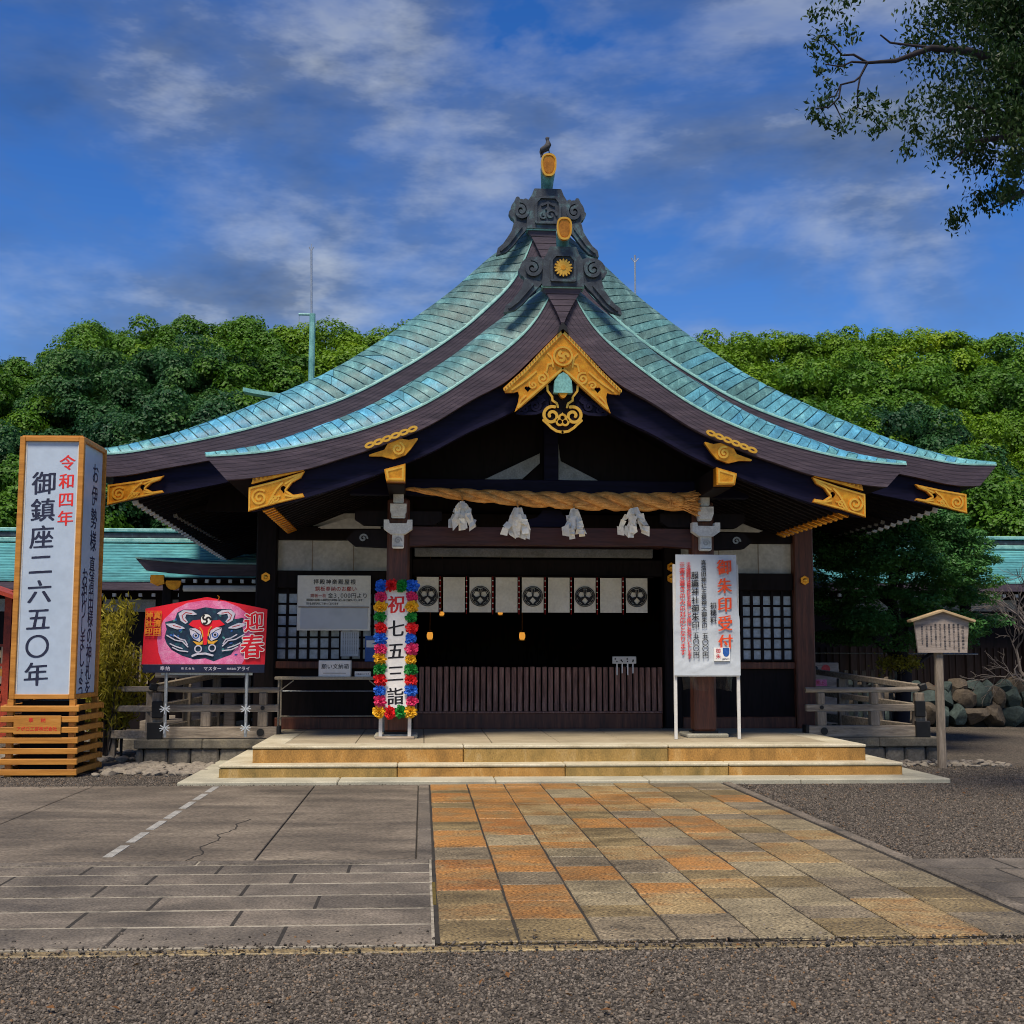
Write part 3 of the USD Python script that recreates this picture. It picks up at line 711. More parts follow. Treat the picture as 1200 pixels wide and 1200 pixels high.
pend = obj('gable_pendant', front(union_all([Polygon([(-.20, 5.18), (.20, 5.18), (.16, 4.92), (.20, 4.82), (-.20, 4.82), (-.16, 4.92)]), Point(-.145, 4.76).buffer(.13), Point(.145, 4.76).buffer(.13), Point(0, 4.68).buffer(.15), sbox(-.11, 5.0, .11, 5.4)]), .05, FY + .03), 'dark_wood', hall, label='dark carved gable pendant edged in gold')
for s in (-1, 1):
    edge = LineString([(s * .205, 5.17), (s * .20, 5.10), (s * .14, 5.02), (s * .135, 4.97), (s * .075, 4.93), (s * .06, 4.88)]).buffer(.014)
    sp_ = spiral(s * .145, 4.765, .125, .03, 1.35, 1.9 if s > 0 else 1.24, .020, s=-s)
    obj('gold_edge', front(union_all([edge, sp_]), .03, FY - .0), 'gold_relief', pend)
    obj('gold_edge', front(LineString([(s * .255, 4.70), (s * .20, 4.65), (s * .15, 4.60), (s * .08, 4.555), (0, 4.54)]).buffer(.017), .03, FY + .002), 'gold_relief', pend)
    cl = union_all([spiral(s * .36, 4.90, .07, .015, 1.4, .5, .016, s=s), spiral(s * .50, 4.86, .05, .012, 1.3, 1.5, .014, s=-s), spiral(s * .30, 4.98, .05, .012, 1.2, 2, .014, s=s), LineString([(s * .22, 4.85), (s * .35, 4.80), (s * .50, 4.79), (s * .60, 4.80)]).buffer(.018), LineString([(s * .24, 4.98), (s * .42, 4.94), (s * .58, 4.83)]).buffer(.014)])
    obj('cloud_carving', front(cl, .05, FY + .035), 'navy_wood', pend)
    obj('cloud_carving', front(Polygon([(s * .17, 5.14), (s * .62, 4.80), (s * .18, 4.80)]), .04, FY + .07), 'navy_wood', pend)
tre = union_all([Point(0, 4.735).buffer(.03), Point(-.035, 4.68).buffer(.03), Point(.035, 4.68).buffer(.03)])
tro = union_all([tre.buffer(.028), Polygon([(-.05, 4.74), (0, 4.81), (.05, 4.74)])])
obj('trefoil', front(tro.difference(tre), .03, FY), 'gold_relief', pend)
hx = Polygon([(-.115, 5.22), (-.06, 5.30), (0, 5.335), (.06, 5.30), (.115, 5.22), (.125, 5.06), (.10, 5.055), (-.10, 5.055), (-.125, 5.06)])
obj('pendant_boss', front(hx, .16, FY - .10), 'copper_d', pend)
obj('boss_tip', front(Polygon([(-.065, 5.06), (-.045, 5.085), (.045, 5.085), (.065, 5.06), (.03, 5.0), (0, 4.985), (-.03, 5.0)]), .10, FY - .085), 'gold', pend)


def swallow(x0, x1, zs, thick, y, root, name='gold_end_fitting', label=None):
    """bargeboard end plate with swallow tail towards the middle, x0 outer end"""
    (zo1, zo0), (zi1, zi0) = zs
    L = x1 - x0
    zz = lambda t, w: (zo0 + (zi0 - zo0) * t) * (1 - w) + (zo1 + (zi1 - zo1) * t) * w
    pt = lambda t, w: (x0 + L * t, zz(t, w))
    pl = Polygon([pt(0, 0), pt(0, 1), pt(.5, 1), pt(1, 1.08), pt(.93, .82), pt(.78, .72), pt(.68, .45), pt(.80, .18), pt(.97, .12), pt(1, -.06), pt(.5, 0)])
    h = pt(.62, .5); hole = union_all([Point(h[0], h[1] + .02).buffer(.035), Polygon([(h[0] - .034, h[1] + .02), (h[0] + .034, h[1] + .02), (h[0] + .005, h[1] - .045)])])
    p = obj(name, front(pl.difference(hole), thick, y), 'gold', root, label=label)
    c = pt(.20, .45); s = 1 if L > 0 else -1; r = abs(zo1 - zo0) * .34
    rel = union_all([spiral(c[0], c[1], r, .02, 1.7, 1.0, .013, s=s), LineString([pt(.36, .10), pt(.42, .35), pt(.50, .62), pt(.60, .82)]).buffer(.012), LineString([pt(.40, .08), pt(.48, .30), pt(.56, .28)]).buffer(.011), spiral(pt(.47, .25)[0], pt(.47, .25)[1], .05, .012, 1.2, 0, .010, s=-s), LineString([pt(.66, .75), pt(.80, .88), pt(.93, .95)]).buffer(.011), LineString([pt(.66, .25), pt(.80, .08), pt(.92, .04)]).buffer(.011)])
    rel = rel.intersection(pl.buffer(-.008))
    obj('scrollwork', front(rel, .02, y - .016), 'gold_relief', p)
    bd = pl.buffer(-.008).difference(pl.buffer(-.028))
    obj('rim', front(bd, .02, y - .012), 'gold_relief', p)
    return p


for s in (-1, 1):
    p = swallow(s * 4.14, s * 3.41, ((3.76, 3.44), (3.96, 3.66)), .05, FY + .08, hall)
    cap = Polygon([(s * 4.10, 3.80), (s * 3.42, 3.985), (s * 3.44, 4.05), (s * 4.08, 3.885)])
    obj('upper_band', front(cap, .08, FY + .04), 'gold', p)
    for t in np.linspace(0, 1, 12):
        obj('stud', front(Point(s * (4.06 - .6 * t), 3.86 + .165 * t).buffer(.016, 3), .02, FY + .025), 'gold_dark', p)
    swallow(s * 6.46, s * 5.65, ((4.04, 3.74), (4.17, 3.95)), .05, RY + .05, hall)
    # leaf shaped gold fittings where the porch plates meet the bargeboard
    lf = Polygon([(s * 2.56, 4.20), (s * 2.36, 4.27), (s * 2.30, 4.385), (s * 2.16, 4.42), (s * 2.05, 4.40), (s * 1.94, 4.43), (s * 2.03, 4.30), (s * 2.10, 4.22), (s * 2.25, 4.165), (s * 2.40, 4.20)]).buffer(.012)
    lp = obj('gold_leaf_fitting', front(lf, .06, FY + .04), 'gold', hall)
    obj('scrollwork', front(spiral(s * 2.19, 4.29, .085, .012, 1.6, 1.2, .014, s=s), .03, FY + .02), 'gold_relief', lp)
    up_ = union_all([affinity.rotate(affinity.scale(Point(s * (2.0 + .56 * t), 4.545 - .22 * t).buffer(1), .070, .040), -s * 22).difference(affinity.rotate(affinity.scale(Point(s * (2.0 + .56 * t), 4.545 - .22 * t).buffer(1), .032, .012), -s * 22)) for t in np.linspace(0, 1, 6)])
    obj('gold_chain_fitting', front(up_, .03, FY - .055), 'gold_relief', hall)
    bx = Polygon([(s * 2.37, 4.02), (s * 2.09, 4.10), (s * 2.09, 3.86), (s * 2.34, 3.86)])
    bp = obj('gold_beam_end', front(bx, .20, FY + .06), 'gold', hall)
    obj('rim', front(bx.buffer(-.02).difference(bx.buffer(-.045)), .02, FY + .05), 'gold_relief', bp)
    obj('purlin', box(*sorted((s * 2.10, s * 2.34)), FY + .27, 20.3, 3.84, 4.12, .01), 'dark_wood', hall)

# rafters with gilded or white tips along the eaves
for s in (-1, 1):
    for k in range(17):
        y = 17.15 + k * .235
        obj('rafter', bar((s * 3.84, y, 3.565), (s * 2.3, y, 4.20), .075, .09, .004), 'dark_wood', hall)
        obj('gold_rafter_tip', bar((s * 3.99, y, 3.503), (s * 3.845, y, 3.563), .085, .10, .006), 'gold', hall)
    for k in range(32):
        y = 19.5 + k * .30; z = 3.84 - .024 * (k * .30)
        obj('rafter', bar((s * 6.12, y, z + .03), (s * 4.3, y, z + .62), .08, .09, .004), 'dark_wood', hall)
        obj('white_rafter_tip', bar((s * 6.21, y, z), (s * 6.125, y, z + .028), .085, .085, .006), 'white_paint', hall)
    for k in range(24):
        y = 20.9 + k * .31
        obj('lower_rafter', bar((s * 5.80, y, 3.81), (s * 4.4, y, 4.22), .07, .08, .004), 'dark_wood', hall)
        obj('rafter_tip', bar((s * 5.87, y, 3.79), (s * 5.805, y, 3.81), .06, .06, .005), 'bronze_grey', hall)
    obj('eave_board', bar((s * 3.95, 17.0, 3.60), (s * 3.95, 20.9, 3.60), .20, .05), 'navy_wood', hall)

# porch: pillars, bracket sets, beams
for s in (-1, 1):
    x = s * 2.2
    pil = obj('pillar', box(x - .16, x + .16, 18.23, 18.55, .50, 3.80, .03), 'brown_wood', hall)
    obj('base_stone', box(x - .30, x + .30, 18.09, 18.69, .42, .475, .02), 'slab_stone', pil)
    obj('base_band', box(x - .175, x + .175, 18.215, 18.565, .476, .50), 'black_metal', pil)
    # white carved bracket ends, one above the other
    w = lambda a, b, z0, z1, d=0: box(x + a, x + b, 18.08 - d, 18.22 - d, z0, z1, .018)
    obj('bracket_block', w(-.075, .075, 3.72, 3.90), 'white_paint', pil)
    obj('bracket_block', w(-.10, .10, 3.50, 3.66, .02), 'white_paint', pil)
    cup = Polygon([(-.115, 3.60), (-.115, 3.70), (.115, 3.70), (.115, 3.60), (.085, 3.52), (-.085, 3.52)])
    obj('bracket_cup', front(cup, .16, 18.03, 0, x), 'white_paint', pil)
    cup2 = Polygon([(-.20, 3.34), (-.20, 3.47), (-.13, 3.47), (-.12, 3.42), (.12, 3.42), (.13, 3.47), (.20, 3.47), (.20, 3.34), (.10, 3.27), (-.10, 3.27)])
    obj('bracket_arm', front(cup2, .16, 18.01, 0, x), 'white_paint', pil)
    obj('bracket_block', w(-.085, .085, 3.07, 3.29, .03), 'white_paint', pil)
    obj('block_relief', front(union_all([spiral(x, 3.18, .05, .01, 1.3, 0, .010), sbox(x - .07, 3.09, x + .07, 3.105)]), .02, 18.04), 'plaster', pil)
    # dark bracket arms to the sides, and the carved nosing
    arm = Polygon([(-.62, 3.62), (-.62, 3.50), (-.50, 3.42), (.50, 3.42), (.62, 3.50), (.62, 3.62)])
    obj('bracket_beam', front(arm, .2, 18.26, 0, x), 'dark_wood', hall)
    nos = Polygon([(s * .16, 3.10), (s * .62, 3.12), (s * .74, 3.22), (s * .62, 3.34), (s * .16, 3.36)])
    obj('beam_nosing', front(nos, .2, 18.30, 0, x), 'dark_wood', hall)
    obj('nosing_relief', front(spiral(x + s * .5, 3.23, .06, .012, 1.2, 0, .012), .02, 18.285, 0, 0), 'bronze_grey', hall)
    obj('fin_board', front(Polygon([(s * .3, 3.36), (s * .80, 3.40), (s * 1.25, 3.26), (s * 1.2, 3.24), (s * .3, 3.25)]), .05, 19.6, .25, x), 'plaster', hall)
kb = Polygon([(-2.04, 3.12), (-1.6, 3.15), (1.6, 3.15), (2.04, 3.12), (2.04, 3.40), (-2.04, 3.40)])
obj('rainbow_beam', front(kb, .24, 18.28), 'beam_wood', hall)
obj('tie_beam', box(-2.9, 2.9, 18.30, 18.50, 3.86, 4.10, .01), 'navy_wood', hall)
obj('frog_leg_strut', front(Polygon([(-.45, 3.42), (-.40, 3.50), (-.2, 3.56), (-.12, 3.66), (.12, 3.66), (.2, 3.56), (.40, 3.50), (.45, 3.42)]), .1, 18.34), 'navy_wood', hall)
# roof struts in the gable with the pale infill behind
obj('gable_infill', front(Polygon([(.0, 4.66), (.03, 4.40), (.62, 4.10), (0.0, 4.10)]), .03, 18.46, .0, .12), 'bronze_grey', hall)
obj('gable_strut', front(Polygon([(-.36, 4.12), (-.28, 4.12), (-.02, 4.36), (-.02, 4.50), (-.80, 4.12), (-.86, 4.10)]).buffer(.001), .05, 18.40, .0, -.14), 'bronze_grey', hall)
obj('king_post', box(-.10, .10, 18.34, 18.46, 4.10, 5.5), 'navy_wood', hall)
gpoly = Polygon(list(map(tuple, np.vstack([F_fas[:, :] * [1, 1] - [0, .12], [[4.2, 3.55]], [[-4.2, 3.55]], (F_fas * [-1, 1] - [0, .12])[::-1]]))))
gw = Polygon([(-3.3, 4.0), (3.3, 4.0), (2.2, 4.3), (1.2, 4.85), (.5, 5.3), (0, 5.75), (-.5, 5.3), (-1.2, 4.85), (-2.2, 4.3)])
obj('gable_wall', front(gw, .05, 18.55), 'dark_wood', hall)

# main wall at y 20.38 : door bay in the middle, windows and plaster panels to the sides
WY = 20.38
for s in (-1, 1):
    a = lambda x0, x1: sorted((s * x0, s * x1))
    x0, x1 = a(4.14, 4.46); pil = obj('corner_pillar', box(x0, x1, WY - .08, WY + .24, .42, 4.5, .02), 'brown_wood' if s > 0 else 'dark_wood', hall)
    hxp = Polygon([(.075 * math.cos(t), .075 * math.sin(t)) for t in np.arange(6) * np.pi / 3 + np.pi / 6])
    gf = obj('gold_stud', front(hxp, .04, WY - .125, 2.78, s * 4.30), 'gold', pil)
    obj('stud_boss', trimesh.Trimesh(*(lambda m: (m.vertices * [.035, .03, .035] + [s * 4.30, WY - .125, 2.78], m.faces))(trimesh.creation.icosphere(2))), 'gold_relief', gf, smooth=True)
    x0, x1 = a(2.02, 2.30); pil2 = obj('door_pillar', box(x0, x1, WY - .06, WY + .22, .42, 4.2, .02), 'dark_wood', hall)
    for zz in (2.98, 2.80):
        gf = obj('gold_stud', front(hxp, .04, WY - .105, zz, s * 2.13), 'gold', pil2)
        obj('stud_boss', trimesh.Trimesh(*(lambda m: (m.vertices * [.035, .03, .035] + [s * 2.13, WY - .105, zz], m.faces))(trimesh.creation.icosphere(2))), 'gold_relief', gf, smooth=True)
    x0, x1 = a(2.30, 4.14)
    obj('plaster_panel', box(x0, x1, WY + .10, WY + .16, 2.90, 3.38), 'plaster', hall)
    for q in (2.95, 3.6):
        obj('panel_batten', box(s * q - .006, s * q + .006, WY + .094, WY + .12, 2.90, 3.38), 'grey_post', hall)
    obj('wall_beam', box(x0, x1, WY, WY + .2, 3.385, 3.60, .01), 'dark_wood', hall)
    obj('wall_beam', box(x0, x1, WY, WY + .2, 2.62, 2.895, .01), 'dark_wood', hall)
    obj('plaster_panel', box(x0, x1, WY + .10, WY + .16, 3.61, 3.82), 'plaster', hall)
    obj('wall_board', box(x0, x1, WY + .06, WY + .16, .60, 1.36), 'dark_wood', hall)
    obj('wall_sill', box(x0, x1, WY - .02, WY + .18, 1.36, 1.47, .01), 'brown_wood', hall)
    obj('ground_sill', box(x0, x1, WY - .03, WY + .2, .42, .60, .01), 'brown_wood', hall)
    # lattice windows
    win = obj('window', box(x0, x1, WY + .12, WY + .17, 1.47, 2.62), 'dark_wood', hall)
    n = 11; cw_ = (x1 - x0) / n
    for i in range(n):
        for j in range(6):
            z0 = 1.51 + j * .175
            if s > 0 and i == 5: continue
            obj('pane', box(x0 + i * cw_ + .022, x0 + (i + 1) * cw_ - .022, WY + .10, WY + .123, z0, z0 + .145), 'lattice_paper', win)
    for i in range(n + 1):
        obj('lattice_bar', box(x0 + i * cw_ - .020, x0 + i * cw_ + .020, WY + .06, WY + .118, 1.47, 2.62), 'dark_wood', win)
    for j in range(7):
        obj('lattice_bar', box(x0, x1, WY + .07, WY + .116, 1.485 + j * .175, 1.512 + j * .175), 'dark_wood', win)
    # side walls of the hall and its interior
    obj('side_wall', box(*a(4.2, 4.40), WY + .25, 30, .42, 4.3), 'dark_wood', hall)
obj('upper_wall', front(Polygon([(-5.3, 3.83), (5.3, 3.83), (5.2, 4.2), (3.2, 4.8), (2.2, 5.35), (1.3, 5.95), (.6, 6.6), (0, 7.3), (-.6, 6.6), (-1.3, 5.95), (-2.2, 5.35), (-3.2, 4.8), (-5.2, 4.2)]), .06, WY + .10), 'dark_wood', hall)
obj('lintel', box(-2.02, 2.02, WY + .02, WY + .2, 2.84, 3.10, .01), 'dark_wood', hall)
obj('lintel_board', box(-1.98, 1.84, WY - .06, WY + .015, 3.125, 3.27, .01), 'bronze_grey', hall)
obj('lintel', box(-2.02, 2.02, WY + .02, WY + .2, 3.28, 3.42, .01), 'beam_wood', hall)
obj('plaster_panel', box(-2.02, 2.02, WY + .10, WY + .16, 3.425, 3.60), 'plaster', hall)
obj('lintel', box(-2.02, 2.02, WY + .02, WY + .2, 3.605, 3.83, .01), 'dark_wood', hall)
obj('room_floor', box(-4.2, 4.2, WY + .26, 30, .50, .60), 'beam_wood', hall)
obj('room_ceiling', box(-4.2, 4.2, WY + .26, 30, 3.84, 3.90), 'dark_wood', hall)
obj('room_wall', box(-4.2, 4.2, 26.0, 26.1, .60, 3.84), 'dark_wood', hall)
# slatted barrier in the door bay
bx_ = obj('slat_barrier', box(-1.98, 1.98, WY - .02, WY + .16, .42, .66, .012), 'brown_wood', hall, label='low barrier of upright brown slats across the entrance')
obj('barrier_rail', box(-1.98, 1.98, WY - .035, WY + .10, .66, .69, .008), 'slat_wood', bx_)
obj('barrier_rail', box(-1.98, 1.98, WY + .06, WY + .11, 1.26, 1.33, .008), 'dark_wood', bx_)
n = 41
for i in range(n):
    x = -1.95 + i * 3.9 / (n - 1)
    obj('slat', box(x - .036, x + .036, WY + .01, WY + .058, .692, 1.385 + rng.uniform(-.004, .006), .008), 'slat_wood', bx_)

# ------------------------------------------------------------------ curtain in the door
ct = thing('shrine_curtain', 'row of white cloth panels with black crests hung across the dark entrance', 'curtain')
obj('curtain_pole', tube([(-1.98, WY - .07, 2.815), (1.84, WY - .07, 2.815)], .012, 8), 'dark_wood', ct)
pw, gap = .345, .072
for i in range(9):
    x0 = -1.94 + i * (pw + gap)
    xs_ = np.linspace(x0, x0 + pw, 13); zs_ = np.linspace(2.80, 2.245, 9)
    X, Z = np.meshgrid(xs_, zs_, indexing='ij')
    Y = WY - .08 + .006 * np.sin((X - x0) * 24 + i * 1.7) * (2.80 - Z) / .55 + .004 * np.sin(Z * 13 + i)
    Fp = np.stack([X, Y, Z], -1); Bp = Fp + [0, .006, 0]
    pn = obj('cloth_panel', [grid(Fp[:, ::-1]), grid(Bp)], 'cloth_white', ct, smooth=True)
    if i % 2 == 0:
        c = (x0 + pw / 2, 2.50)
        disc = Point(*c).buffer(.162, 24)
        ring = Point(*c).buffer(.150, 24).difference(Point(*c).buffer(.142, 24))
        kite = Polygon([(0, .0), (-.05, .055), (-.012, .115), (.035, .10), (.045, .05)])
        k1 = affinity.rotate(Polygon([(0, .012), (.048, .055), (.03, .105), (-.03, .105), (-.048, .055)]), 62, origin=(0, 0))
        k2 = affinity.rotate(Polygon([(0, .012), (.048, .055), (.03, .105), (-.03, .105), (-.048, .055)]), -62, origin=(0, 0))
        k3 = Polygon([(0, -.012), (.050, -.065), (0, -.122), (-.050, -.065)])
        arcs = union_all([Point(0, 0).buffer(.128, 20).difference(Point(0, 0).buffer(.117, 20)).intersection(affinity.rotate(Polygon([(0, 0), (.3, .07), (.3, -.07)]), a_, origin=(0, 0))) for a_ in (-20, 200, 90, 150, 30, -55, -125)])
        tip = union_all([LineString([(-.012, .03), (-.03, .12)]).buffer(.004), LineString([(.012, .03), (.03, .12)]).buffer(.004), LineString([(0, .05), (0, .125)]).buffer(.004)])
        motif = affinity.translate(union_all([k1, k2, k3, arcs, tip]), *c)
        vein = affinity.translate(union_all([LineString([(0, 0), (0, -.11)]).buffer(.0045), affinity.rotate(LineString([(0, 0), (0, .1)]).buffer(.0045), 62, origin=(0, 0)), affinity.rotate(LineString([(0, 0), (0, .1)]).buffer(.0045), -62, origin=(0, 0))]), *c)
        obj('crest', front(disc.difference(union_all([ring, motif])), .012, WY - .0965), 'ink', pn)
    if i < 8:
        xc = x0 + pw + gap / 2
        obj('cord', tube([(xc - .012, WY - .085, 2.81), (xc - .008, WY - .09, 2.5), (xc - .012, WY - .085, 2.215)], .007, 6), 'cord_red', ct)
        for k in range(6):
            obj('cord_knot', box(xc - .022, xc - .002, WY - .105, WY - .085, 2.74 - k * .09, 2.755 - k * .09), 'cloth_white', ct)

# hanging lanterns deep in the room
for i, (x, z, y) in enumerate(((-1.71, 1.91, 23), (-.06, 1.91, 23), (-1.50, 2.31, 23.2), (-.44, 2.33, 23.2))):
    ln = thing('hanging_lantern', ['lower left of the glowing gold lanterns inside the dark entrance', 'lower right of the glowing gold lanterns inside the dark entrance', 'upper left gold lantern just under the curtain hem', 'upper right gold lantern just under the curtain hem'][i], 'lantern', 'gold lanterns inside the hall')
    r = .055 if i < 2 else .045; h = .13 if i < 2 else .07
    obj('lamp_body', trimesh.Trimesh(*(lambda m: (m.vertices + [x, y, z], m.faces))(trimesh.creation.revolve(np.array([(0, -h / 2), (r * .7, -h / 2), (r, -h / 5), (r, h / 5), (r * .75, h / 2), (0, h / 2)]), sections=12))), 'lamp_glow', ln)
    cap = trimesh.creation.cone(r * 1.5, .05, sections=6); cap.apply_translation((x, y, z + h / 2)); obj('lamp_roof', cap, 'gold', ln)
    bs = trimesh.creation.cylinder(r * 1.2, .015, sections=6); bs.apply_translation((x, y, z - h / 2 - .008)); obj('lamp_base', bs, 'gold', ln)
    obj('chain', tube([(x, y, z + h / 2 + .05), (x, y, 3.84)], .005, 5), 'gold_dark', ln)

# ------------------------------------------------------------------ straw rope and paper streamers
rp = thing('straw_rope', 'thick twisted straw rope strung between the porch pillars', 'rope')
xs_ = np.linspace(-1.98, 1.86, 90); t = (xs_ + 1.98) / 3.84
cz = 3.905 - .135 * t ** .7 - .05 * np.sin(np.pi * t)
Rr = np.interp(t, [0, .08, .18, .5, .65, 1], [.030, .065, .095, .125, .138, .142]) / 1.12
for k in range(3):
    ph = 2 * np.pi * (k / 3 + 3.2 * t)
    pts = np.c_[xs_, 18.02 + Rr * .52 * np.cos(ph), cz + Rr * .52 * np.sin(ph)]
    tb = tube(pts, Rr * .60, 12); v = np.array(tb.vertices)
    v += (meshkit.noise(v * [6, 55, 55], k)[:, None] - .5) * .02 * np.clip((v[:, :1] + 2.2) / 1.5, .3, 1); tb.vertices = v
    obj('strand', tb, 'rope_straw', rp, smooth=True)
fr_ = []
for i in range(170):
    a, r = rng.uniform(0, 2 * np.pi), math.sqrt(rng.random()) * .12
    y, z = 18.02 + r * math.cos(a), 3.77 + r * math.sin(a)
    e = np.array([2.06 + rng.uniform(-.05, .06), y + rng.normal(0, .04), z + (z - 3.77) * .35 + rng.normal(0, .03) - .03])
    fr_.append(tube([(1.70, 18.02 + (y - 18.02) * .8, 3.77 + (z - 3.77) * .8), (1.86, y, z), e], [.008, .008, .005], 4))
obj('frayed_end', fr_, 'rope_straw', rp)
obj('binding', [tube([(1.66 + q, 18.02 + .125 * math.cos(a), 3.77 + .125 * math.sin(a)) for a in np.linspace(0, 2 * np.pi, 20)], .010, 6) for q in (0, .03)], 'rope_straw', rp)
for k, ty in enumerate(np.linspace(-1.96, -2.12, 4)):
    pass
obj('thin_end', tube([(-1.97, 18.02, 3.905), (-2.06, 18.05, 3.915), (-2.12, 18.10, 3.91)], [.035, .025, .012], 8), 'rope_straw', rp)
sh_lab = ['leftmost white paper streamer hanging from the straw rope', 'second white paper streamer from the left, the longest one', 'third white paper streamer from the left on the straw rope', 'rightmost white paper streamer below the thick end of the rope']
for i, (x, zt, h, w) in enumerate(((-1.30, 3.70, .36, .28), (-.52, 3.61, .40, .32), (.28, 3.60, .38, .28), (1.12, 3.62, .38, .30))):
    sd = thing('paper_streamer', sh_lab[i], 'streamer', 'paper streamers on the rope')
    obj('streamer_cord', tube([(x - .01, 17.93, zt + .14), (x, 17.86, zt + .04), (x, 17.87, zt - .04)], .012, 6), 'rope_straw', sd)
    rs = np.random.default_rng(20 + i)
    for side in (-1, 1, -1, 1, -.5, .5, 0):
        px, pz, py = x + side * .025, zt + rs.uniform(-.02, .03), 17.85 - .03 * rs.random()
        wd, nfold = .07, 4
        for q in range(nfold):
            hh = h / nfold * rs.uniform(1.05, 1.45)
            dx = side * rs.uniform(.0, .05) + (.024 if (q + (side > 0)) % 2 else -.024) + rs.normal(0, .015)
            wn = rs.uniform(.085, .11) * w / .32
            y1 = 17.85 + rs.uniform(-.07, .06); tw = rs.uniform(-.05, .05)
            sk_ = rs.normal(0, .035, 2)
            A = np.array([[px - wd / 2, py - tw, pz], [px + wd / 2, py + tw, pz + rs.normal(0, .015)], [px + dx + wn / 2, y1 + tw * 1.4, pz - hh + sk_[0]], [px + dx - wn / 2, y1 - tw * 1.4, pz - hh + sk_[1]]])
            B = A + [0, .004, 0]
            v = np.vstack([A, B]); f = [(0, 3, 2), (0, 2, 1), (4, 5, 6), (4, 6, 7), (0, 1, 5), (0, 5, 4), (1, 2, 6), (1, 6, 5), (2, 3, 7), (2, 7, 6), (3, 0, 4), (3, 4, 7)]
            obj('paper_fold', trimesh.Trimesh(v, f, process=False), 'shide_paper', sd)
            px, pz, py, wd = px + dx, pz - hh * .70, y1, wn

# ------------------------------------------------------------------ sign with paper flowers
X7, Y7 = -2.21, 18.0
fs = thing('flower_signboard', 'tall narrow white signboard with black brush characters framed by coloured paper flowers', 'signboard')
obj('board', box(X7 - .235, X7 + .235, Y7 - .012, Y7 + .02, .74, 2.54, .005), 'paper', fs)
for s in (-1, 1):
    obj('leg', box(X7 + s * .20 - .024, X7 + s * .20 + .024, Y7 + .022, Y7 + .06, .44, 2.50, .004), 'white_metal', fs)
obj('foot', box(X7 - .27, X7 + .27, Y7 - .10, Y7 + .16, .421, .455, .008), 'grey_wood', fs)
obj('lettering', front(poly_union(vtext('祝', .26, X7, 2.41, bold=8, sx=.95)), .003, Y7 - .0155), 'red_ink', fs)
obj('lettering', front(poly_union(vtext('七五三詣', .25, X7, 2.07, pitch=.312, bold=8, sx=.95)), .003, Y7 - .0155), 'ink', fs)


def flower(seed, r):
    rs = np.random.default_rng(seed); v, f = [], []
    for lay, (n, tilt, ln) in enumerate(((12, .25, 1.0), (11, .6, .95), (9, .95, .8), (6, 1.25, .62))):
        for k in range(n):
            a = 2 * np.pi * (k + .5 * (lay % 2)) / n + rs.normal(0, .12); tl = tilt + rs.normal(0, .12); l = r * ln * rs.uniform(.88, 1.08)
            d = np.array([math.cos(a) * math.cos(tl), -math.sin(tl), math.sin(a) * math.cos(tl)]); s = np.array([-math.sin(a), 0, math.cos(a)])
            n_ = np.cross(d, s); w = r * .34; b = len(v); c0 = np.array([0, -.01 * lay, 0])
            v += [c0, c0 + d * l * .55 - s * w * .7, c0 + d * l * .6 + n_ * r * .10, c0 + d * l * .55 + s * w * .7, c0 + d * l * .95 - s * w * .55 + n_ * r * .06 * rs.normal(), c0 + d * l + n_ * r * .12 * rs.normal(), c0 + d * l * .95 + s * w * .55 + n_ * r * .06 * rs.normal()]
            f += [(b, b + 1, b + 2), (b, b + 2, b + 3), (b + 1, b + 4, b + 5), (b + 1, b + 5, b + 2), (b + 2, b + 5, b + 6), (b + 2, b + 6, b + 3)]
    return np.array(v), np.array(f)


fv = [flower(100 + k, .098) for k in range(4)]
cols = ['flower_blue', 'flower_pink', 'flower_yellow', 'flower_green', 'flower_red']
zz = np.linspace(2.53, .80, 13)
spots = [(X7 + s * .215, zz[i], cols[i % 5]) for i in range(13) for s in (-1, 1)] + [(X7 - .072, 2.545, 'flower_red'), (X7 + .07, 2.54, 'flower_green'), (X7 - .07, .785, 'flower_red'), (X7 + .075, .795, 'flower_green')]
for i, (x, z, c) in enumerate(spots):
    v, f = fv[i % 4]; a = rng.uniform(0, 6); ca, sa = math.cos(a), math.sin(a)
    w = np.c_[v[:, 0] * ca - v[:, 2] * sa, v[:, 1], v[:, 0] * sa + v[:, 2] * ca] * rng.uniform(.94, 1.06)
    obj('paper_flower', trimesh.Trimesh(w + [x + rng.normal(0, .005), Y7 - .025, z + rng.normal(0, .004)], f, process=False), c, fs, label=c.split('_')[1] + ' paper flower')

# ------------------------------------------------------------------ board announcing the red seal
XG, YG = 2.125, 17.75
gb = thing('seal_notice_board', 'tall board wrapped in a wrinkled white sheet with red and black handwriting', 'notice board')
for s in (-1, 1):
    obj('leg', box(XG + s * .445 - .022, XG + s * .445 + .022, YG + .02, YG + .06, .421, 2.85, .004), 'white_metal', gb)
xs_, zs_ = np.linspace(-1, 1, 25), np.linspace(1.30, 2.985, 41)
Xn, Z = np.meshgrid(xs_, zs_, indexing='ij')
hw = np.where(Z > 2.32, .432, .432 + np.clip((2.32 - Z) / .25, 0, 1) * .035)
X = XG + Xn * hw
nz = meshkit.fbm(np.stack([X * 3, Z * 3, Z * 0], -1), 4, 5) - .5
Y = YG - .012 + nz * .018 - .006 * np.exp(-((Z - 1.93) / .012) ** 2) - .006 * np.exp(-((Z - 2.46) / .012) ** 2) - .010 * np.exp(-((Z - 1.45 - .06 * np.sin(Xn * 4)) / .02) ** 2)
obj('sheet', [grid(np.stack([X, Y, Z], -1)), grid(np.stack([X, Y + .02, Z], -1)[:, ::-1])], 'sheet_white', gb, smooth=True)
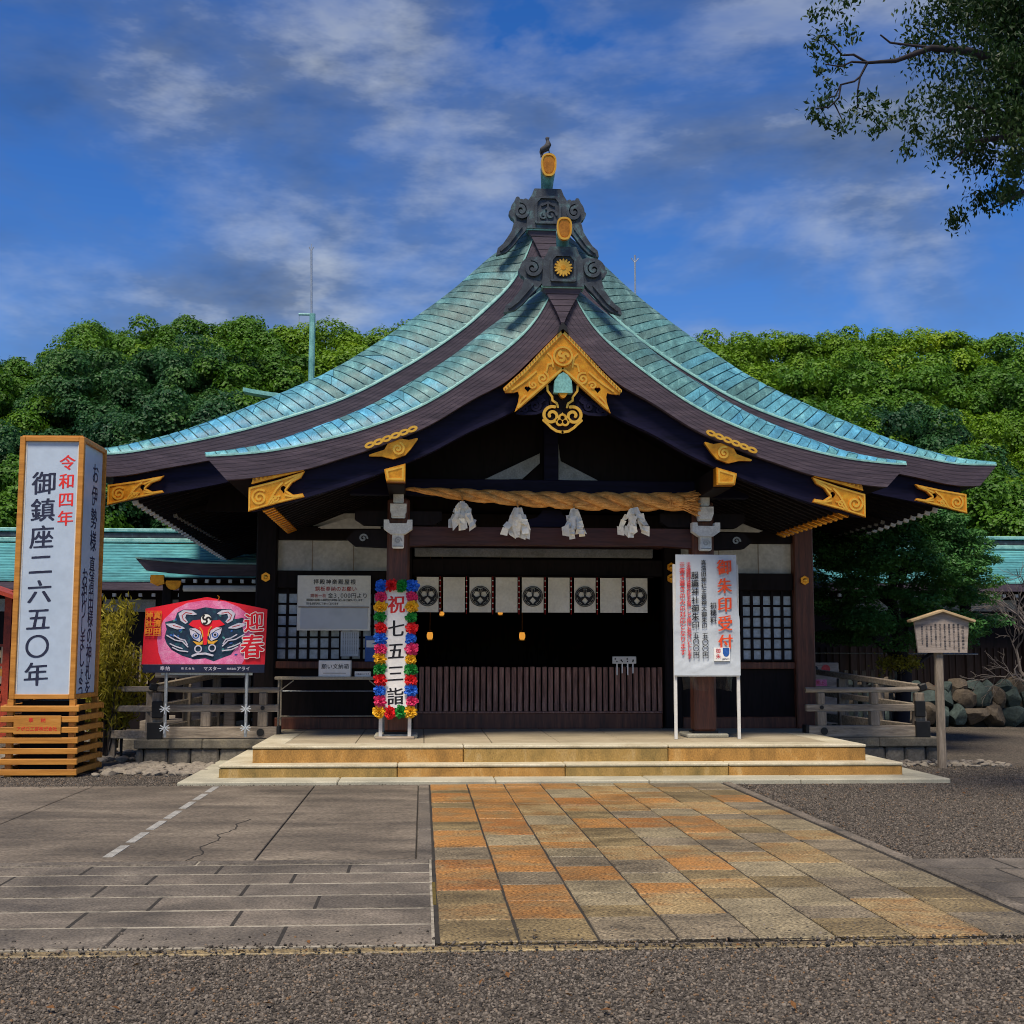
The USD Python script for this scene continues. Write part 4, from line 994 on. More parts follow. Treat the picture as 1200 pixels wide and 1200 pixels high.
bar_ = obj('hem', box(XG - .46, XG + .46, YG - .006, YG + .02, 1.285, 1.31, .004), 'white_metal', gb)
yt = YG - .034
obj('lettering', front(poly_union(vtext('御朱印受付', .225, XG + .255, 2.925, pitch=.262, bold=8, sx=.95)), .003, yt), 'orange_ink', gb)
obj('lettering', front(poly_union(vtext('初穂料', .095, XG + .09, 2.32, pitch=.10, bold=4) + vtext('真清田神社主祭神大御朱印', .080, XG - .04, 2.915, pitch=.0805, bold=4) + vtext('五〇〇円', .095, XG - .03, 1.90, pitch=.090, bold=3)
                           + vtext('服織神社御朱印', .11, XG - .165, 2.75, pitch=.116, bold=4) + vtext('五〇〇円', .095, XG - .16, 1.905, pitch=.090, bold=3)), .003, yt), 'ink', gb)
obj('lettering', front(poly_union(vtext('※混雑時は番号札をお渡しして順にお受けいたします', .070, XG - .255, 2.89, pitch=.0565, bold=3) + vtext('※書き置きのみの対応となります', .088, XG - .345, 2.89, pitch=.0875, bold=3)), .003, yt), 'red_ink', gb)
pc = obj('print', box(XG + .09, XG + .315, yt - .004, yt + .012, 1.50, 1.685), 'paper', gb)
obj('blue_mark', front(union_all([sbox(XG + .215, 1.60, XG + .305, 1.68), Point(XG + .26, 1.60).buffer(.04)]), .003, yt - .0065), 'blue_print', pc)
obj('blue_mark', front(poly_union(htext('goshuin', .03, XG + .205, 1.53, bold=1, pitch=.75)), .003, yt - .0065), 'ink_blue', pc)
obj('red_mark', front(poly_union(vtext('御朱', .07, XG + .15, 1.675, pitch=.075, bold=5)), .003, yt - .0065), 'sticker_red', pc)
cl = grid(np.stack([np.stack([np.linspace(XG - .36, XG + .36, 9), np.full(9, YG + .01) + .01 * np.sin(np.arange(9)), np.full(9, 1.286)], -1), np.stack([np.linspace(XG - .33, XG + .34, 9), np.full(9, YG + .03) + .015 * np.cos(np.arange(9) * 2), 1.10 + .02 * np.sin(np.arange(9) * 1.4)], -1)], 1))
M['clear_film'] = usdkit.material(stage, '/World/Looks/clear_film', {'t': ('transparent_bsdf', dict(color=(.93, .94, .97))), 'g': ('glossy_bsdf', dict(roughness=.15)), 'f': ('fresnel', dict(IOR=1.5)), 'm': ('mix_closure', {})}, [('f.fac', 'm.fac'), ('t.BSDF', 'm.closure1'), ('g.BSDF', 'm.closure2')], surface='m.closure')
obj('clear_film', cl, 'clear_film', gb)

# ------------------------------------------------------------------ notice about the roof, papers, table
nb = thing('roof_notice', 'grey white notice board asking for copper roof donations, above the table', 'notice board')
obj('board', box(-3.80, -2.66, 20.22, 20.25, 1.95, 2.81, .004), 'notice_white', nb)
obj('lower_sheet', box(-3.745, -2.70, 20.212, 20.222, 1.975, 2.30, .003), 'sheet_white', nb)
obj('ledge', box(-3.78, -2.68, 20.205, 20.222, 2.305, 2.325), 'board_wood', nb)
ny = 20.2165
obj('lettering', front(poly_union(htext('拝殿神楽殿屋根', .085, -3.56, 2.71, pitch=1.13, bold=7) + htext('奉賛者の皆様には御芳名を銅板に記し永く保存いたします', .042, -3.66, 2.425, pitch=.80, bold=2) + htext('受付は授与所にて承っております', .042, -3.66, 2.368, pitch=.80, bold=2)), .003, ny), 'ink', nb)
obj('lettering', front(poly_union(htext('銅板奉納のお願い', .078, -3.53, 2.60, pitch=1.05, bold=5)), .003, ny), 'cord_red', nb)
obj('lettering', front(poly_union(htext('銅板一枚', .062, -3.60, 2.492, bold=3)), .003, ny), 'cord_red', nb)
obj('lettering', front(poly_union(htext('金3,000円より', .088, -3.33, 2.495, bold=3)), .003, ny), 'ink_soft', nb)

tb = thing('folding_table', 'long beige folding table standing against the left front wall', 'table')
TX0, TX1, TY0, TY1 = -4.05, -2.36, 19.55, 20.0
obj('tabletop', box(TX0, TX1, TY0, TY1, 1.20, 1.245, .008), 'table_beige', tb)
for x in (TX0 + .06, TX1 - .06):
    for y in (TY0 + .05, TY1 - .05):
        obj('leg', tube([(x, y, 1.2), (x, y, .42)], .014, 8), 'table_beige', tb)
    obj('leg_brace', tube([(x, TY0 + .05, .62), (x, TY1 - .05, .62)], .010, 6), 'table_beige', tb)
    d = .22 if x < -3 else -.22
    obj('leg_brace', tube([(x, TY0 + .05, 1.02), (x + d, TY0 + .05, 1.19)], .009, 6), 'table_beige', tb)
obj('shelf_rod', tube([(TX0 + .06, TY0 + .06, 1.03), (TX1 - .06, TY0 + .06, 1.03)], .007, 6), 'steel', tb)
obj('shelf_rod', tube([(TX0 + .06, TY1 - .06, .64), (TX1 - .06, TY1 - .06, .64)], .009, 6), 'table_beige', tb)
wb = thing('wish_box', 'white box with brush lettering standing on the beige table', 'box')
obj('box_body', box(-3.40, -2.92, 19.60, 19.85, 1.246, 1.49, .008), 'paper', wb)
obj('lettering', front(poly_union(htext('願い文納箱', .082, -3.36, 1.40, pitch=1.02, bold=3, brush=True)), .003, 19.5975), 'ink', wb)
obj('ruled_line', front(sbox(-3.33, 1.295, -2.99, 1.302), .003, 19.5975), 'ink_soft', wb)
sg = thing('table_sign', 'small white card box lying on the table beside the lettered box', 'card')
obj('card_body', box(-2.86, -2.62, 19.62, 19.8, 1.246, 1.325, .005), 'paper', sg)
obj('lettering', front(poly_union(htext('ご自由にどうぞ', .030, -2.85, 1.285, bold=2)), .003, 19.6175), 'ink_soft', sg)
pp = thing('pinned_paper', 'white printed paper pinned to the lattice window below the notice board', 'paper')
obj('paper_sheet', box(-3.12, -2.84, 20.30, 20.31, 1.55, 1.94), 'sheet_white', pp)
obj('lettering', front(poly_union([x for k in range(7) for x in vtext('御祈祷受付の御案内は社務所まで', .019, -2.87 - k * .035, 1.92, pitch=.0225, bold=2)]), .002, 20.2985), 'ink_soft', pp)
bp = thing('blue_poster', 'blue printed poster half hidden behind the flower signboard', 'poster')
obj('poster_sheet', box(-2.74, -2.36, 20.30, 20.31, 1.47, 1.87), 'blue_print', bp)
obj('white_band', front(union_all([sbox(-2.72, 1.69, -2.40, 1.74), Polygon([(-2.72, 1.70), (-2.56, 1.78), (-2.40, 1.71), (-2.40, 1.80), (-2.72, 1.80)])]), .002, 20.2985), 'paper', bp)

tg_ = thing('ticket_board', 'small white board with paper strips hung on the right end of the slatted barrier', 'board')
obj('board', box(1.17, 1.55, WY - .09, WY - .05, 1.44, 1.555, .006), 'white_metal', tg_)
for k in range(4):
    obj('hole', front(Point(1.215 + k * .095, 1.515 - .02 * (k % 2)).buffer(.013), .004, WY - .0925), 'ink', tg_)
    obj('hole', front(Point(1.24 + k * .085, 1.475).buffer(.011), .004, WY - .0925), 'ink', tg_)
    obj('paper_strip', box(1.235 + k * .085, 1.255 + k * .085, WY - .07, WY - .06, 1.26 + .03 * (k % 2), 1.44), 'paper', tg_)
    obj('hook', tube([(1.24 + k * .085, WY - .065, 1.44), (1.24 + k * .085, WY - .03, 1.40), (1.24 + k * .085, WY + .0, 1.39)], .005, 5), 'steel', tg_)

# ------------------------------------------------------------------ tall boxed sign at the left
SX0, SX1, SY0 = -7.16, -6.32, 17.15
a5 = math.radians(3.5)
tr = thing('pillar_sign', 'tall square white pillar sign with gold frame on an orange slatted base', 'sign', loc=((SX0 + SX1) / 2, SY0 + .52, 0))
tr_x = UsdGeom.Xformable(tr); tr_x.AddRotateZOp().Set(-1.5)
hw, z0, z1 = .385, 1.0, 4.44
for s in (-1, 1):
    for q in (-1, 1):
        obj('frame_post', box(s * hw - .035, s * hw + .035, q * .52 - .035, q * .52 + .035, z0, z1, .006), 'orange_wood', tr)
for q in (-1, 1):
    for z in (z0, z1 - .06):
        obj('frame_rail', box(-hw + .036, hw - .036, q * .52 - .033, q * .52 + .033, z, z + .06, .005), 'orange_wood', tr)
        obj('frame_rail', box(q * hw - .033, q * hw + .033, -.484, .484, z, z + .06, .005), 'orange_wood', tr)
obj('roof_board', box(-hw - .01, hw + .01, -.53, .53, z1 + .001, z1 + .02), 'orange_wood', tr)
obj('face_panel', box(-hw + .037, hw - .037, -.515, -.485, z0 + .061, z1 - .061), 'panel_white', tr)
obj('face_panel', box(hw - .035, hw - .005, -.483, .483, z0 + .061, z1 - .061), 'panel_white', tr)
obj('face_panel', box(-hw + .005, -hw + .035, -.483, .483, z0 + .061, z1 - .061), 'panel_white', tr)
for s in (-1, 1):
    obj('inner_edge', box(*sorted((s * (hw - .037), s * (hw - .055))), -.522, -.5155, z0 + .062, z1 - .062), 'white_metal', tr)
FX = -.415  # left edge of the face in the sign's own axes
obj('lettering', front(poly_union(vtext('令和四年', .215, .20, 4.21, pitch=.247, bold=6)), .003, -.5185), 'red_ink', tr)
obj('lettering', front(poly_union(vtext('御鎮座二六五〇年', .325, -.095, 3.99, pitch=.358, bold=6)), .003, -.5185), 'ink_blue', tr)
side = poly_union(vtext('お伊勢様', .30, .10, 4.20, pitch=.31, bold=3, brush=False) + vtext('真清田様の神札を', .27, .10, 2.92, pitch=.238, bold=3, brush=False) + vtext('お祀りしましょう', .27, -.22, 2.74, pitch=.215, bold=3, brush=False))
obj('lettering', place(extrude(side, .003), (hw - .0045, .06, 0), (0, 1, 0), (0, 0, 1)), 'ink_blue', tr)
# slatted base
bw, bd = .485, .60
for s in (-1, 1):
    for q in (-1, 1):
        obj('base_post', box(s * (bw - .09) - .04, s * (bw - .09) + .04, q * (bd - .09) - .04, q * (bd - .09) + .04, 0, .995, .005), 'orange_wood', tr)
obj('base_core', box(-.30, .30, -.38, .38, .03, .97), 'dark_wood', tr)
zs_ = [.03, .165, .30, .435, .57, .705, .84]
for k, z in enumerate(zs_):
    h = .075
    for q in (-1, 1):
        yy = sorted((q * (bd - .045), q * bd)); obj('base_slat', box(-bw - .01 - .003 * k % .01, bw + .01, *yy, z, z + h, .006), 'orange_wood', tr)
        xx = sorted((q * (bw - .045), q * bw)); obj('base_slat', box(*xx, -bd + .05, bd - .05, z + .012, z + h + .012, .006), 'orange_wood', tr)
obj('name_plate', box(-.32, .28, -bd - .022, -bd - .002, .555, .79, .004), 'orange_wood', tr)
obj('lettering', front(poly_union(htext('奉　納', .065, -.14, .735, bold=2, pitch=1.2) + htext('アポロ工芸株式会社', .058, -.285, .625, bold=2)), .003, -bd - .0245), 'red_ink', tr)

# ------------------------------------------------------------------ ox votive board on poles
EX, EY = -4.96, 18.75
em = thing('votive_board', 'large red votive board with a painted dark ox face, held on two steel poles', 'votive board')
k = 1.75 / 1015
ex = lambda p: (EX + (p[0] - 583) * k, 2.40 - (p[1] - 60) * k * 1.0)
PG = lambda pts: Polygon([ex(p) for p in pts]).buffer(0)
smooth = lambda pts, r=.03: PG(pts).buffer(r).buffer(-2 * r).buffer(r)
LN = lambda pts, w: LineString([ex(p) for p in pts]).buffer(w)
obj('board', front(PG([(88, 160), (590, 60), (1090, 160), (1080, 620), (70, 620)]), .03, EY), 'red_paint', em)
lay = [EY - .0025]


def paint(name, shape, m_):
    lay[0] -= .0004
    obj(name, front(shape, .004, lay[0]), m_, em)


board = PG([(92, 164), (590, 66), (1086, 164), (1076, 616), (74, 616)])
paint('pink_ground', smooth([(240, 620), (205, 520), (190, 420), (205, 330), (240, 250), (330, 160), (430, 110), (580, 85), (740, 95), (850, 140), (930, 200), (985, 300), (975, 420), (930, 540), (890, 620)]).intersection(board), 'pink_paint')
hd = [(250, 270), (330, 250), (350, 190), (400, 165), (500, 165), (580, 145), (680, 160), (790, 160), (830, 200), (820, 245), (900, 230), (885, 290), (910, 390), (890, 440), (840, 480), (800, 540), (720, 570), (660, 595), (590, 570), (500, 580), (400, 550), (310, 500), (270, 450), (250, 400), (265, 330)]
paint('ox_head', smooth(hd, .012), 'navy_paint')
for q in range(26):
    x, y = rng.uniform(290, 870), rng.uniform(210, 540)
    if abs(x - 590) < 130 and y > 250 and y < 560: continue
    paint('teal_daub', affinity.rotate(affinity.scale(Point(*ex((x, y))).buffer(1, 4), rng.uniform(.012, .03), rng.uniform(.008, .014)), rng.uniform(0, 180)), rng.choice(['teal_paint', 'blue_print']))
for mx in (lambda p: p, lambda p: (1182 - p[0] + 5, p[1] - 5)):
    mm = lambda pts: [mx(p) for p in pts]
    paint('horn', smooth(mm([(360, 200), (400, 170), (470, 175), (515, 205), (480, 212), (425, 205), (415, 235), (440, 270), (420, 285), (380, 260)]), .006), 'pale_paint')
    paint('horn_stripe', LN(mm([(470, 200), (420, 190), (390, 215), (400, 250), (425, 268)]), .006), 'cord_red')
    paint('ear', smooth(mm([(255, 285), (330, 280), (400, 310), (420, 325), (350, 330), (290, 310)]), .005), 'pale_paint')
    paint('ear_stripe', LN(mm([(320, 298), (380, 315)]), .006), 'cord_red')
paint('red_brow', smooth([(445, 290), (480, 255), (540, 250), (590, 275), (650, 255), (700, 250), (745, 290), (700, 305), (640, 330), (605, 370), (600, 455), (575, 460), (560, 370), (530, 330), (480, 310)], .004), 'red_paint')
for mx in (lambda p: p, lambda p: (1175 - p[0], p[1] - 8)):
    mm = lambda pts: [mx(p) for p in pts]
    paint('eye_ground', smooth(mm([(455, 325), (500, 320), (545, 345), (560, 400), (540, 435), (490, 410), (462, 370)]), .004), 'pale_paint')
    paint('eye_line', LN(mm([(462, 330), (500, 345), (545, 380), (548, 415)]), .005), 'ink')
    paint('eye', affinity.scale(Point(*ex(mx((508, 385)))).buffer(.048), 1, .85), 'blue_print')
    paint('iris', Point(*ex(mx((508, 382)))).buffer(.030), 'pale_paint')
    paint('pupil', Point(*ex(mx((508, 382)))).buffer(.018), 'ink')
    paint('eye_corner', smooth(mm([(480, 425), (540, 440), (570, 420), (565, 455), (520, 460)]), .003), 'yellow_paint')
    paint('brow_stripe', LN(mm([(540, 315), (560, 345), (566, 390)]), .007), 'yellow_paint')
    paint('nostril_ring', Point(*ex(mx((530, 492)))).buffer(.055).difference(Point(*ex(mx((530, 492)))).buffer(.038)), 'pale_paint')
    for w in ([(270, 380), (340, 420), (400, 430), (445, 475)], [(330, 380), (380, 410), (420, 420), (440, 455)], [(320, 480), (370, 505), (445, 515)], [(300, 450), (340, 470), (400, 490)]):
        paint('whisker', LN(mm(w), .008), 'pale_paint')
paint('mouth', LN([(485, 550), (520, 535), (590, 530), (650, 545)], .014), 'pale_paint')
paint('forehead_disc', Point(*ex((590, 248))).buffer(.082), 'ink')
paint('forehead_disc', Point(*ex((590, 248))).buffer(.074), 'paper')
paint('forehead_mark', union_all([affinity.rotate(spiral(ex((590, 248))[0] + .03, ex((590, 248))[1], .032, .025, .5, 0, .014), q * 120, origin=ex((590, 248))) for q in range(3)]), 'ink')
gl = poly_union(vtext('迎', .30, ex((985, 260))[0], ex((985, 180))[1], bold=7) + vtext('春', .36, ex((975, 470))[0], ex((985, 365))[1], bold=7))
gl = affinity.scale(gl, .95, 1.0, origin=gl.centroid)
paint('lettering', union_all(gl.buffer(.012)), 'paper')
paint('lettering', union_all(gl.buffer(.002)), 'red_paint')
frame = sbox(*ex((90, 385)), *ex((222, 178)))
paint('gold_seal', frame.difference(frame.buffer(-.008)), 'seal_orange')
paint('gold_seal', poly_union(vtext('真清田', .105, ex((188, 0))[0], ex((0, 185))[1], pitch=.112, bold=6) + vtext('神社印', .105, ex((123, 0))[0], ex((0, 185))[1], pitch=.112, bold=6)).buffer(.003), 'seal_orange')
obj('hook', tube([(EX + .17, EY, 2.36), (EX + .19, EY - .02, 2.40), (EX + .165, EY - .03, 2.42)], .008, 6), 'gold', em)
obj('name_strip', box(EX - .87, EX + .855, EY - .005, EY + .03, 1.315, 1.434, .004), 'navy_strip', em)
obj('lettering', front(poly_union(htext('奉納', .068, EX - .63, 1.378, bold=4, pitch=1.15) + htext('株式会社', .036, EX - .33, 1.376, bold=4, pitch=1.4) + htext('マスター', .064, EX - .01, 1.376, bold=6) + htext('株式会社', .034, EX + .32, 1.372, bold=4) + htext('アライ', .064, EX + .46, 1.376, bold=7)), .003, EY - .0085), 'pale_paint', em)
for s in (-.54, .60):
    pl = obj('pole', tube([(EX + s, EY + .055, 2.2), (EX + s, EY + .055, .40)], .024, 10), 'steel', em)
    for z in (.80, .53):
        for a_ in (-.6, .6, 0.05, 1.5):
            d = np.array([math.cos(a_), 0, math.sin(a_)]) * .075
            obj('tie_string', bar(np.array([EX + s, EY + .022, z]) - d, np.array([EX + s, EY + .022, z]) + d, .012, .012, .002, up=(0, 1, 0)), 'sheet_white', pl)
obj('cross_bar', bar((EX - .62, EY + .09, 1.30), (EX + .68, EY + .09, 1.30), .04, .04), 'steel', em)

# ------------------------------------------------------------------ low railings on stone kerbs either side of the platform
for s in (-1, 1):
    kb_ = thing('stone_kerb', f"low stone kerb under the timber railing {'left, below the ox votive board' if s < 0 else 'right, beside the wooden information post'}", 'kerb', 'stone kerbs under the railings')
    x = 4.05; i = 0
    while x < 5.9:
        L = rng.uniform(.30, .42); xa, xb = sorted((s * x, s * min(x + L, 5.95)))
        mm_ = box(xa + .006, xb - .006, 19.02, 19.42, -.03, .225, .03); v = np.array(mm_.vertices); v += (meshkit.noise(v * 7, i)[:, None] - .5) * .03; mm_.vertices = v
        obj('stone', mm_, 'wall_stone', kb_); x += L; i += 1
    for xa, xb in ((3.99, 5.0), (5.0, 5.97)):
        a_, b_ = sorted((s * xa, s * xb)); obj('coping_stone', box(a_ + .003, b_ - .003, 18.98, 19.45, .226, .355, .012), 'kerb_stone', kb_)
    rl = thing('timber_railing', f"weathered grey timber railing with black metal caps, {'left of the steps behind the steel poles' if s < 0 else 'right of the steps beside the information post'}", 'railing', 'timber railings beside the steps')
    x0, x1 = s * 3.93, s * 5.66
    obj('bottom_beam', bar((x0, 19.15, .445), (x1, 19.15, .445), .17, .17, .012), 'grey_wood', rl)
    obj('middle_rail', bar((x0, 19.15, .795), (x1 + s * .02, 19.15, .795), .10, .105, .01), 'grey_wood', rl)
    obj('handrail', tube([(x0, 19.15, 1.06), (s * 5.2, 19.15, 1.06), (x1, 19.15, 1.075), (x1 + s * .06, 19.15, 1.10)], .042, 10), 'grey_wood', rl, smooth=40)
    for x in (4.16, 4.98, 5.68):
        w = .07 if x < 5.6 else .09
        obj('post', box(s * x - w, s * x + w, 19.08, 19.22, .531 if x < 5.6 else .36, .742, .01), 'grey_post', rl)
        obj('post', box(s * x - w * .8, s * x + w * .8, 19.09, 19.21, .849, 1.02, .01), 'grey_post', rl)
    obj('metal_cap', box(*sorted((s * 5.58, s * 5.80)), 19.02, 19.10, .355, .60, .01), 'black_metal', rl)
    obj('metal_cap', box(*sorted((s * 5.585, s * 5.74)), 19.03, 19.095, .66, .90, .01), 'black_metal', rl)
    obj('metal_cap', bar((s * 5.68, 19.15, 1.085), (s * 5.80, 19.15, 1.12), .11, .11, .02), 'black_metal', rl)
    obj('metal_cap', box(*sorted((s * 3.90, s * 3.95)), 19.05, 19.25, .35, .54, .006), 'black_metal', rl)
    for (x, z, r) in ((4.18, .45, .055), (4.16, .80, .03)):
        cp = trimesh.creation.cylinder(r, .04, sections=14); cp.apply_transform(trimesh.transformations.rotation_matrix(np.pi / 2, [1, 0, 0])); cp.apply_translation((s * x, 19.07 if z < .6 else 19.10, z)); obj('bolt_cap', cp, 'black_metal', rl)
    # the side run going back along the path to the corridor
    sr = thing('side_railing', f"receding timber handrail behind the front railing on the {'left, rising to the corridor' if s < 0 else 'right, rising past the picket fence'}", 'railing', 'receding handrails')
    for (xa, ya, za), (xb, yb, zb), h in (((5.75, 19.3, 1.10), (4.75, 22.4, 1.34), .09), ((5.75, 19.3, .80), (4.75, 22.4, .98), .09), ((5.75, 19.3, .46), (4.75, 22.4, .56), .14)):
        obj('rail', bar((s * xa, ya, za), (s * xb, yb, zb), .09, h, .01), 'grey_wood', sr)
    for t_ in (.3, .6, .95):
        obj('post', box(s * (5.75 - t_) - .06, s * (5.75 - t_) + .06, 19.3 + 3.1 * t_ - .06, 19.3 + 3.1 * t_ + .06, .2, 1.05 + .24 * t_, .008), 'grey_post', sr)

# left: railing run towards the tall sign
lr = thing('timber_railing', 'low grey timber railing running from the ox board towards the tall pillar sign', 'railing', 'timber railings beside the steps')
for (z, h) in ((1.07, .08), (.78, .09), (.40, .12)):
    obj('rail', bar((-5.78, 19.35, z), (-7.6, 20.6, z - .04), .09, h, .01), 'grey_wood', lr)
for t_ in (.02, .38, .75):
    obj('post', box(-5.8 - 1.8 * t_ - .06, -5.8 - 1.8 * t_ + .06, 19.35 + 1.25 * t_, 19.47 + 1.25 * t_, 0, 1.03, .008), 'grey_post', lr)
for x in (-6.35,):
    obj('pole', tube([(x, 19.9, 0), (x, 19.9, 1.15)], .022, 8), 'black_metal', lr)

# stone kerb line and low things behind the left railing
fj = thing('stone_footing', 'row of grey foundation stones behind the left railing', 'footing')
for i in range(9):
    mm_ = box(-8.4 + i * .42, -8.0 + i * .42, 21.3, 21.6, -.02, .22 + rng.uniform(-.04, .04), .03); v = np.array(mm_.vertices); v += (meshkit.noise(v * 6, i + 40)[:, None] - .5) * .04; mm_.vertices = v
    obj('stone', mm_, 'wall_stone', fj)

# ------------------------------------------------------------------ information post on the right
ip = thing('information_post', 'small roofed wooden information board on a single tall post', 'information board')
PX, PY = 5.50, 17.9
obj('post', box(PX - .055, PX + .055, PY - .045, PY + .045, -.05, 1.66, .012), 'grey_post', ip)
obj('board', front(Polygon([(-.37, 2.06), (-.325, 1.62), (.385, 1.62), (.425, 2.06), (.03, 2.20)]), .04, PY - .09, 0, PX), 'board_wood', ip)
for s in (-1, 1):
    obj('roof_board', bar((PX + .03, PY - .07, 2.215), (PX + .03 + s * .47, PY - .07, 2.065), .17, .035, .005), 'pale_wood', ip)
txt = []
for i, (c, zt) in enumerate(zip(['境内社服織神社', '御祭神は萬幡豊秋津師比賣命', '織物の神として古くより', '崇敬を集めこの地方の', '産業を守り給う御神徳は', '今も広く仰がれており', '縁結びの守護神として', '参拝の方々も多く', '七月には織物感謝祭', '祭典が行われます'], [2.0] + [2.03] * 9)):
    txt += vtext(c, .032 if i else .042, PX + .33 - i * .066, zt - .0 * i - (.03 if i > 6 else 0), pitch=.0335 if i else .048, bold=3)
obj('lettering', front(poly_union(txt), .003, PY - .0925), 'ink_soft', ip)

# ------------------------------------------------------------------ neighbouring buildings
def wing(name, label, x0, x1, ye, yr, ze, zr, n_raft, windows=True):
    w = thing(name, label, 'building')
    rows_ = 14
    rf = None
    prof = [(ye + (yr - ye) * t, ze + (zr - ze) * (t ** 1.12)) for t in np.linspace(0, 1, rows_ + 1)]
    for i in range(rows_):
        (ya, za), (yb, zb) = prof[i], prof[i + 1]
        m_ = hull([(x, y + dy, z + dz) for x in (x0, x1) for (y, z, dy, dz) in ((ya, za, -.03, .018), (ya, za, -.03, -.02), (yb, zb, 0, .0), (yb, zb, 0, -.05))])
        if rf is None: rf = obj('roof', m_, 'copper_wing', w)
        else: obj('roof_course', m_, 'copper_wing', rf)
    obj('ridge', box(x0, x1, yr - .05, yr + .3, zr + .02, zr + .12, .02), 'copper_edge', w)
    obj('ridge', box(x0, x1, yr, yr + .25, zr + .125, zr + .25, .02), 'copper_dark', w)
    obj('ridge', box(x0, x1, yr - .05, yr + .3, zr + .255, zr + .34, .02), 'copper_edge', w)
    obj('eave_board', box(x0, x1, ye - .02, ye + .10, ze - .20, ze - .025, .01), 'fascia_wood', w)
    obj('soffit', box(x0, x1, ye + .11, yr, ze - .14, ze - .07), 'dark_wood', w)
    for i in range(n_raft):
        x = x0 + .15 + i * (x1 - x0 - .3) / (n_raft - 1)
        obj('white_rafter_tip', box(x - .035, x + .035, ye + .13, ye + .22, ze - .32, ze - .25), 'white_paint', w)
    obj('wall', box(x0, x1, ye + .7, yr, 0, ze - .15), 'dark_wood', w)
    for i in range(int((x1 - x0) / 1.35)):
        x = x0 + .2 + i * 1.35
        obj('plaster_panel', box(x + .12, x + 1.2, ye + .66, ye + .70, ze - .62, ze - .36), 'bronze_grey', w)
        obj('post', box(x - .07, x + .07, ye + .55, ye + .69, 0, ze - .15, .01), 'dark_wood', w)
        for q in range(7):
            obj('window_bar', box(x + .16 + q * .15, x + .20 + q * .15, ye + .64, ye + .69, .95, 1.75), 'grey_post' if x0 < 0 else 'dark_wood', w)
    obj('sill', box(x0, x1, ye + .58, ye + .69, .80, .90), 'brown_wood', w)
    return w


wing('corridor_wing', 'long low wing with green copper roof left of the hall behind the tall sign', -17, -4.6, 27, 29, 3.08, 4.02, 46)
wing('corridor_wing', 'long low wing with blue green copper roof at the right edge behind the dark tree', 5.0, 19, 28, 30, 3.20, 4.10, 48)
pr = thing('pent_roof', 'small copper canopy with gold bracket tips projecting from the left side of the hall', 'canopy')
A = np.c_[np.linspace(-6.78, -4.5, 20), np.full(20, 22.4), 3.12 + .09 * np.linspace(1, 0, 20) ** 3]
B = A - [0, 0, .20]; B[:, 0] += np.linspace(.18, 0, 20)
obj('fascia', strip(A, B, A + [0, .12, 0], B + [0, .12, 0]), 'fascia_wood', pr)
rf = obj('roof', grid(np.stack([A + [0, -.02, .02], A + [.2, 1.0, .09], A + [.5, 2.0, .16]], 1)), 'copper_wing', pr)
obj('edge_strip', strip(A + [0, -.03, .03], A + [0, -.03, .0], A + [0, .1, .03], A + [0, .1, .0]), 'copper_edge', pr)
obj('soffit', box(-6.55, -4.5, 22.5, 24.5, 2.85, 2.90), 'dark_wood', pr)
obj('gold_bracket', front(Polygon([(-6.52, 2.93), (-6.30, 2.93), (-6.28, 2.78), (-6.40, 2.74), (-6.52, 2.80)]), .10, 22.38), 'gold', pr)
cg = trimesh.creation.cylinder(.13, .06, sections=20); cg.apply_transform(trimesh.transformations.rotation_matrix(np.pi / 2, [1, 0, 0])); v = np.array(cg.vertices); v[:, 2] = np.minimum(v[:, 2], .03); cg.vertices = v + [-6.12, 22.36, 2.80]
obj('gold_bracket', cg, 'gold', pr)
for i in range(8):
    obj('white_rafter_tip', box(-6.0 + i * .2, -5.94 + i * .2, 22.42, 22.5, 2.80, 2.86), 'white_paint', pr)
obj('gutter', tube([(-5.95, 22.35, 2.70), (-4.5, 22.35, 2.70)], .055, 10), 'white_metal', pr)
obj('post', box(-6.35, -6.2, 22.6, 22.75, 0, 2.85, .01), 'dark_wood', pr)
obj('post', box(-4.75, -4.6, 22.6, 22.75, 0, 2.85, .01), 'dark_wood', pr)
obj('wall', box(-6.2, -4.5, 23.3, 23.4, .3, 2.85), 'dark_wood', pr)
obj('floor', box(-6.6, -4.5, 22.3, 24.4, .30, .45), 'grey_wood', pr)
obj('stair_plank', box(-6.3, -4.6, 21.7, 22.0, .28, .34), 'grey_wood', pr)
obj('stair_plank', box(-6.3, -4.6, 21.2, 21.6, .10, .16), 'grey_wood', pr)
for x in (-5.5, -4.95):
    obj('newel_post', box(x - .09, x + .09, 21.2, 21.38, .1, 1.36 if x < -5 else 1.0, .015), 'board_wood', pr)
obj('cross_rail', bar((-6.2, 21.5, 1.24), (-4.7, 21.5, 1.24), .07, .10), 'grey_wood', pr)

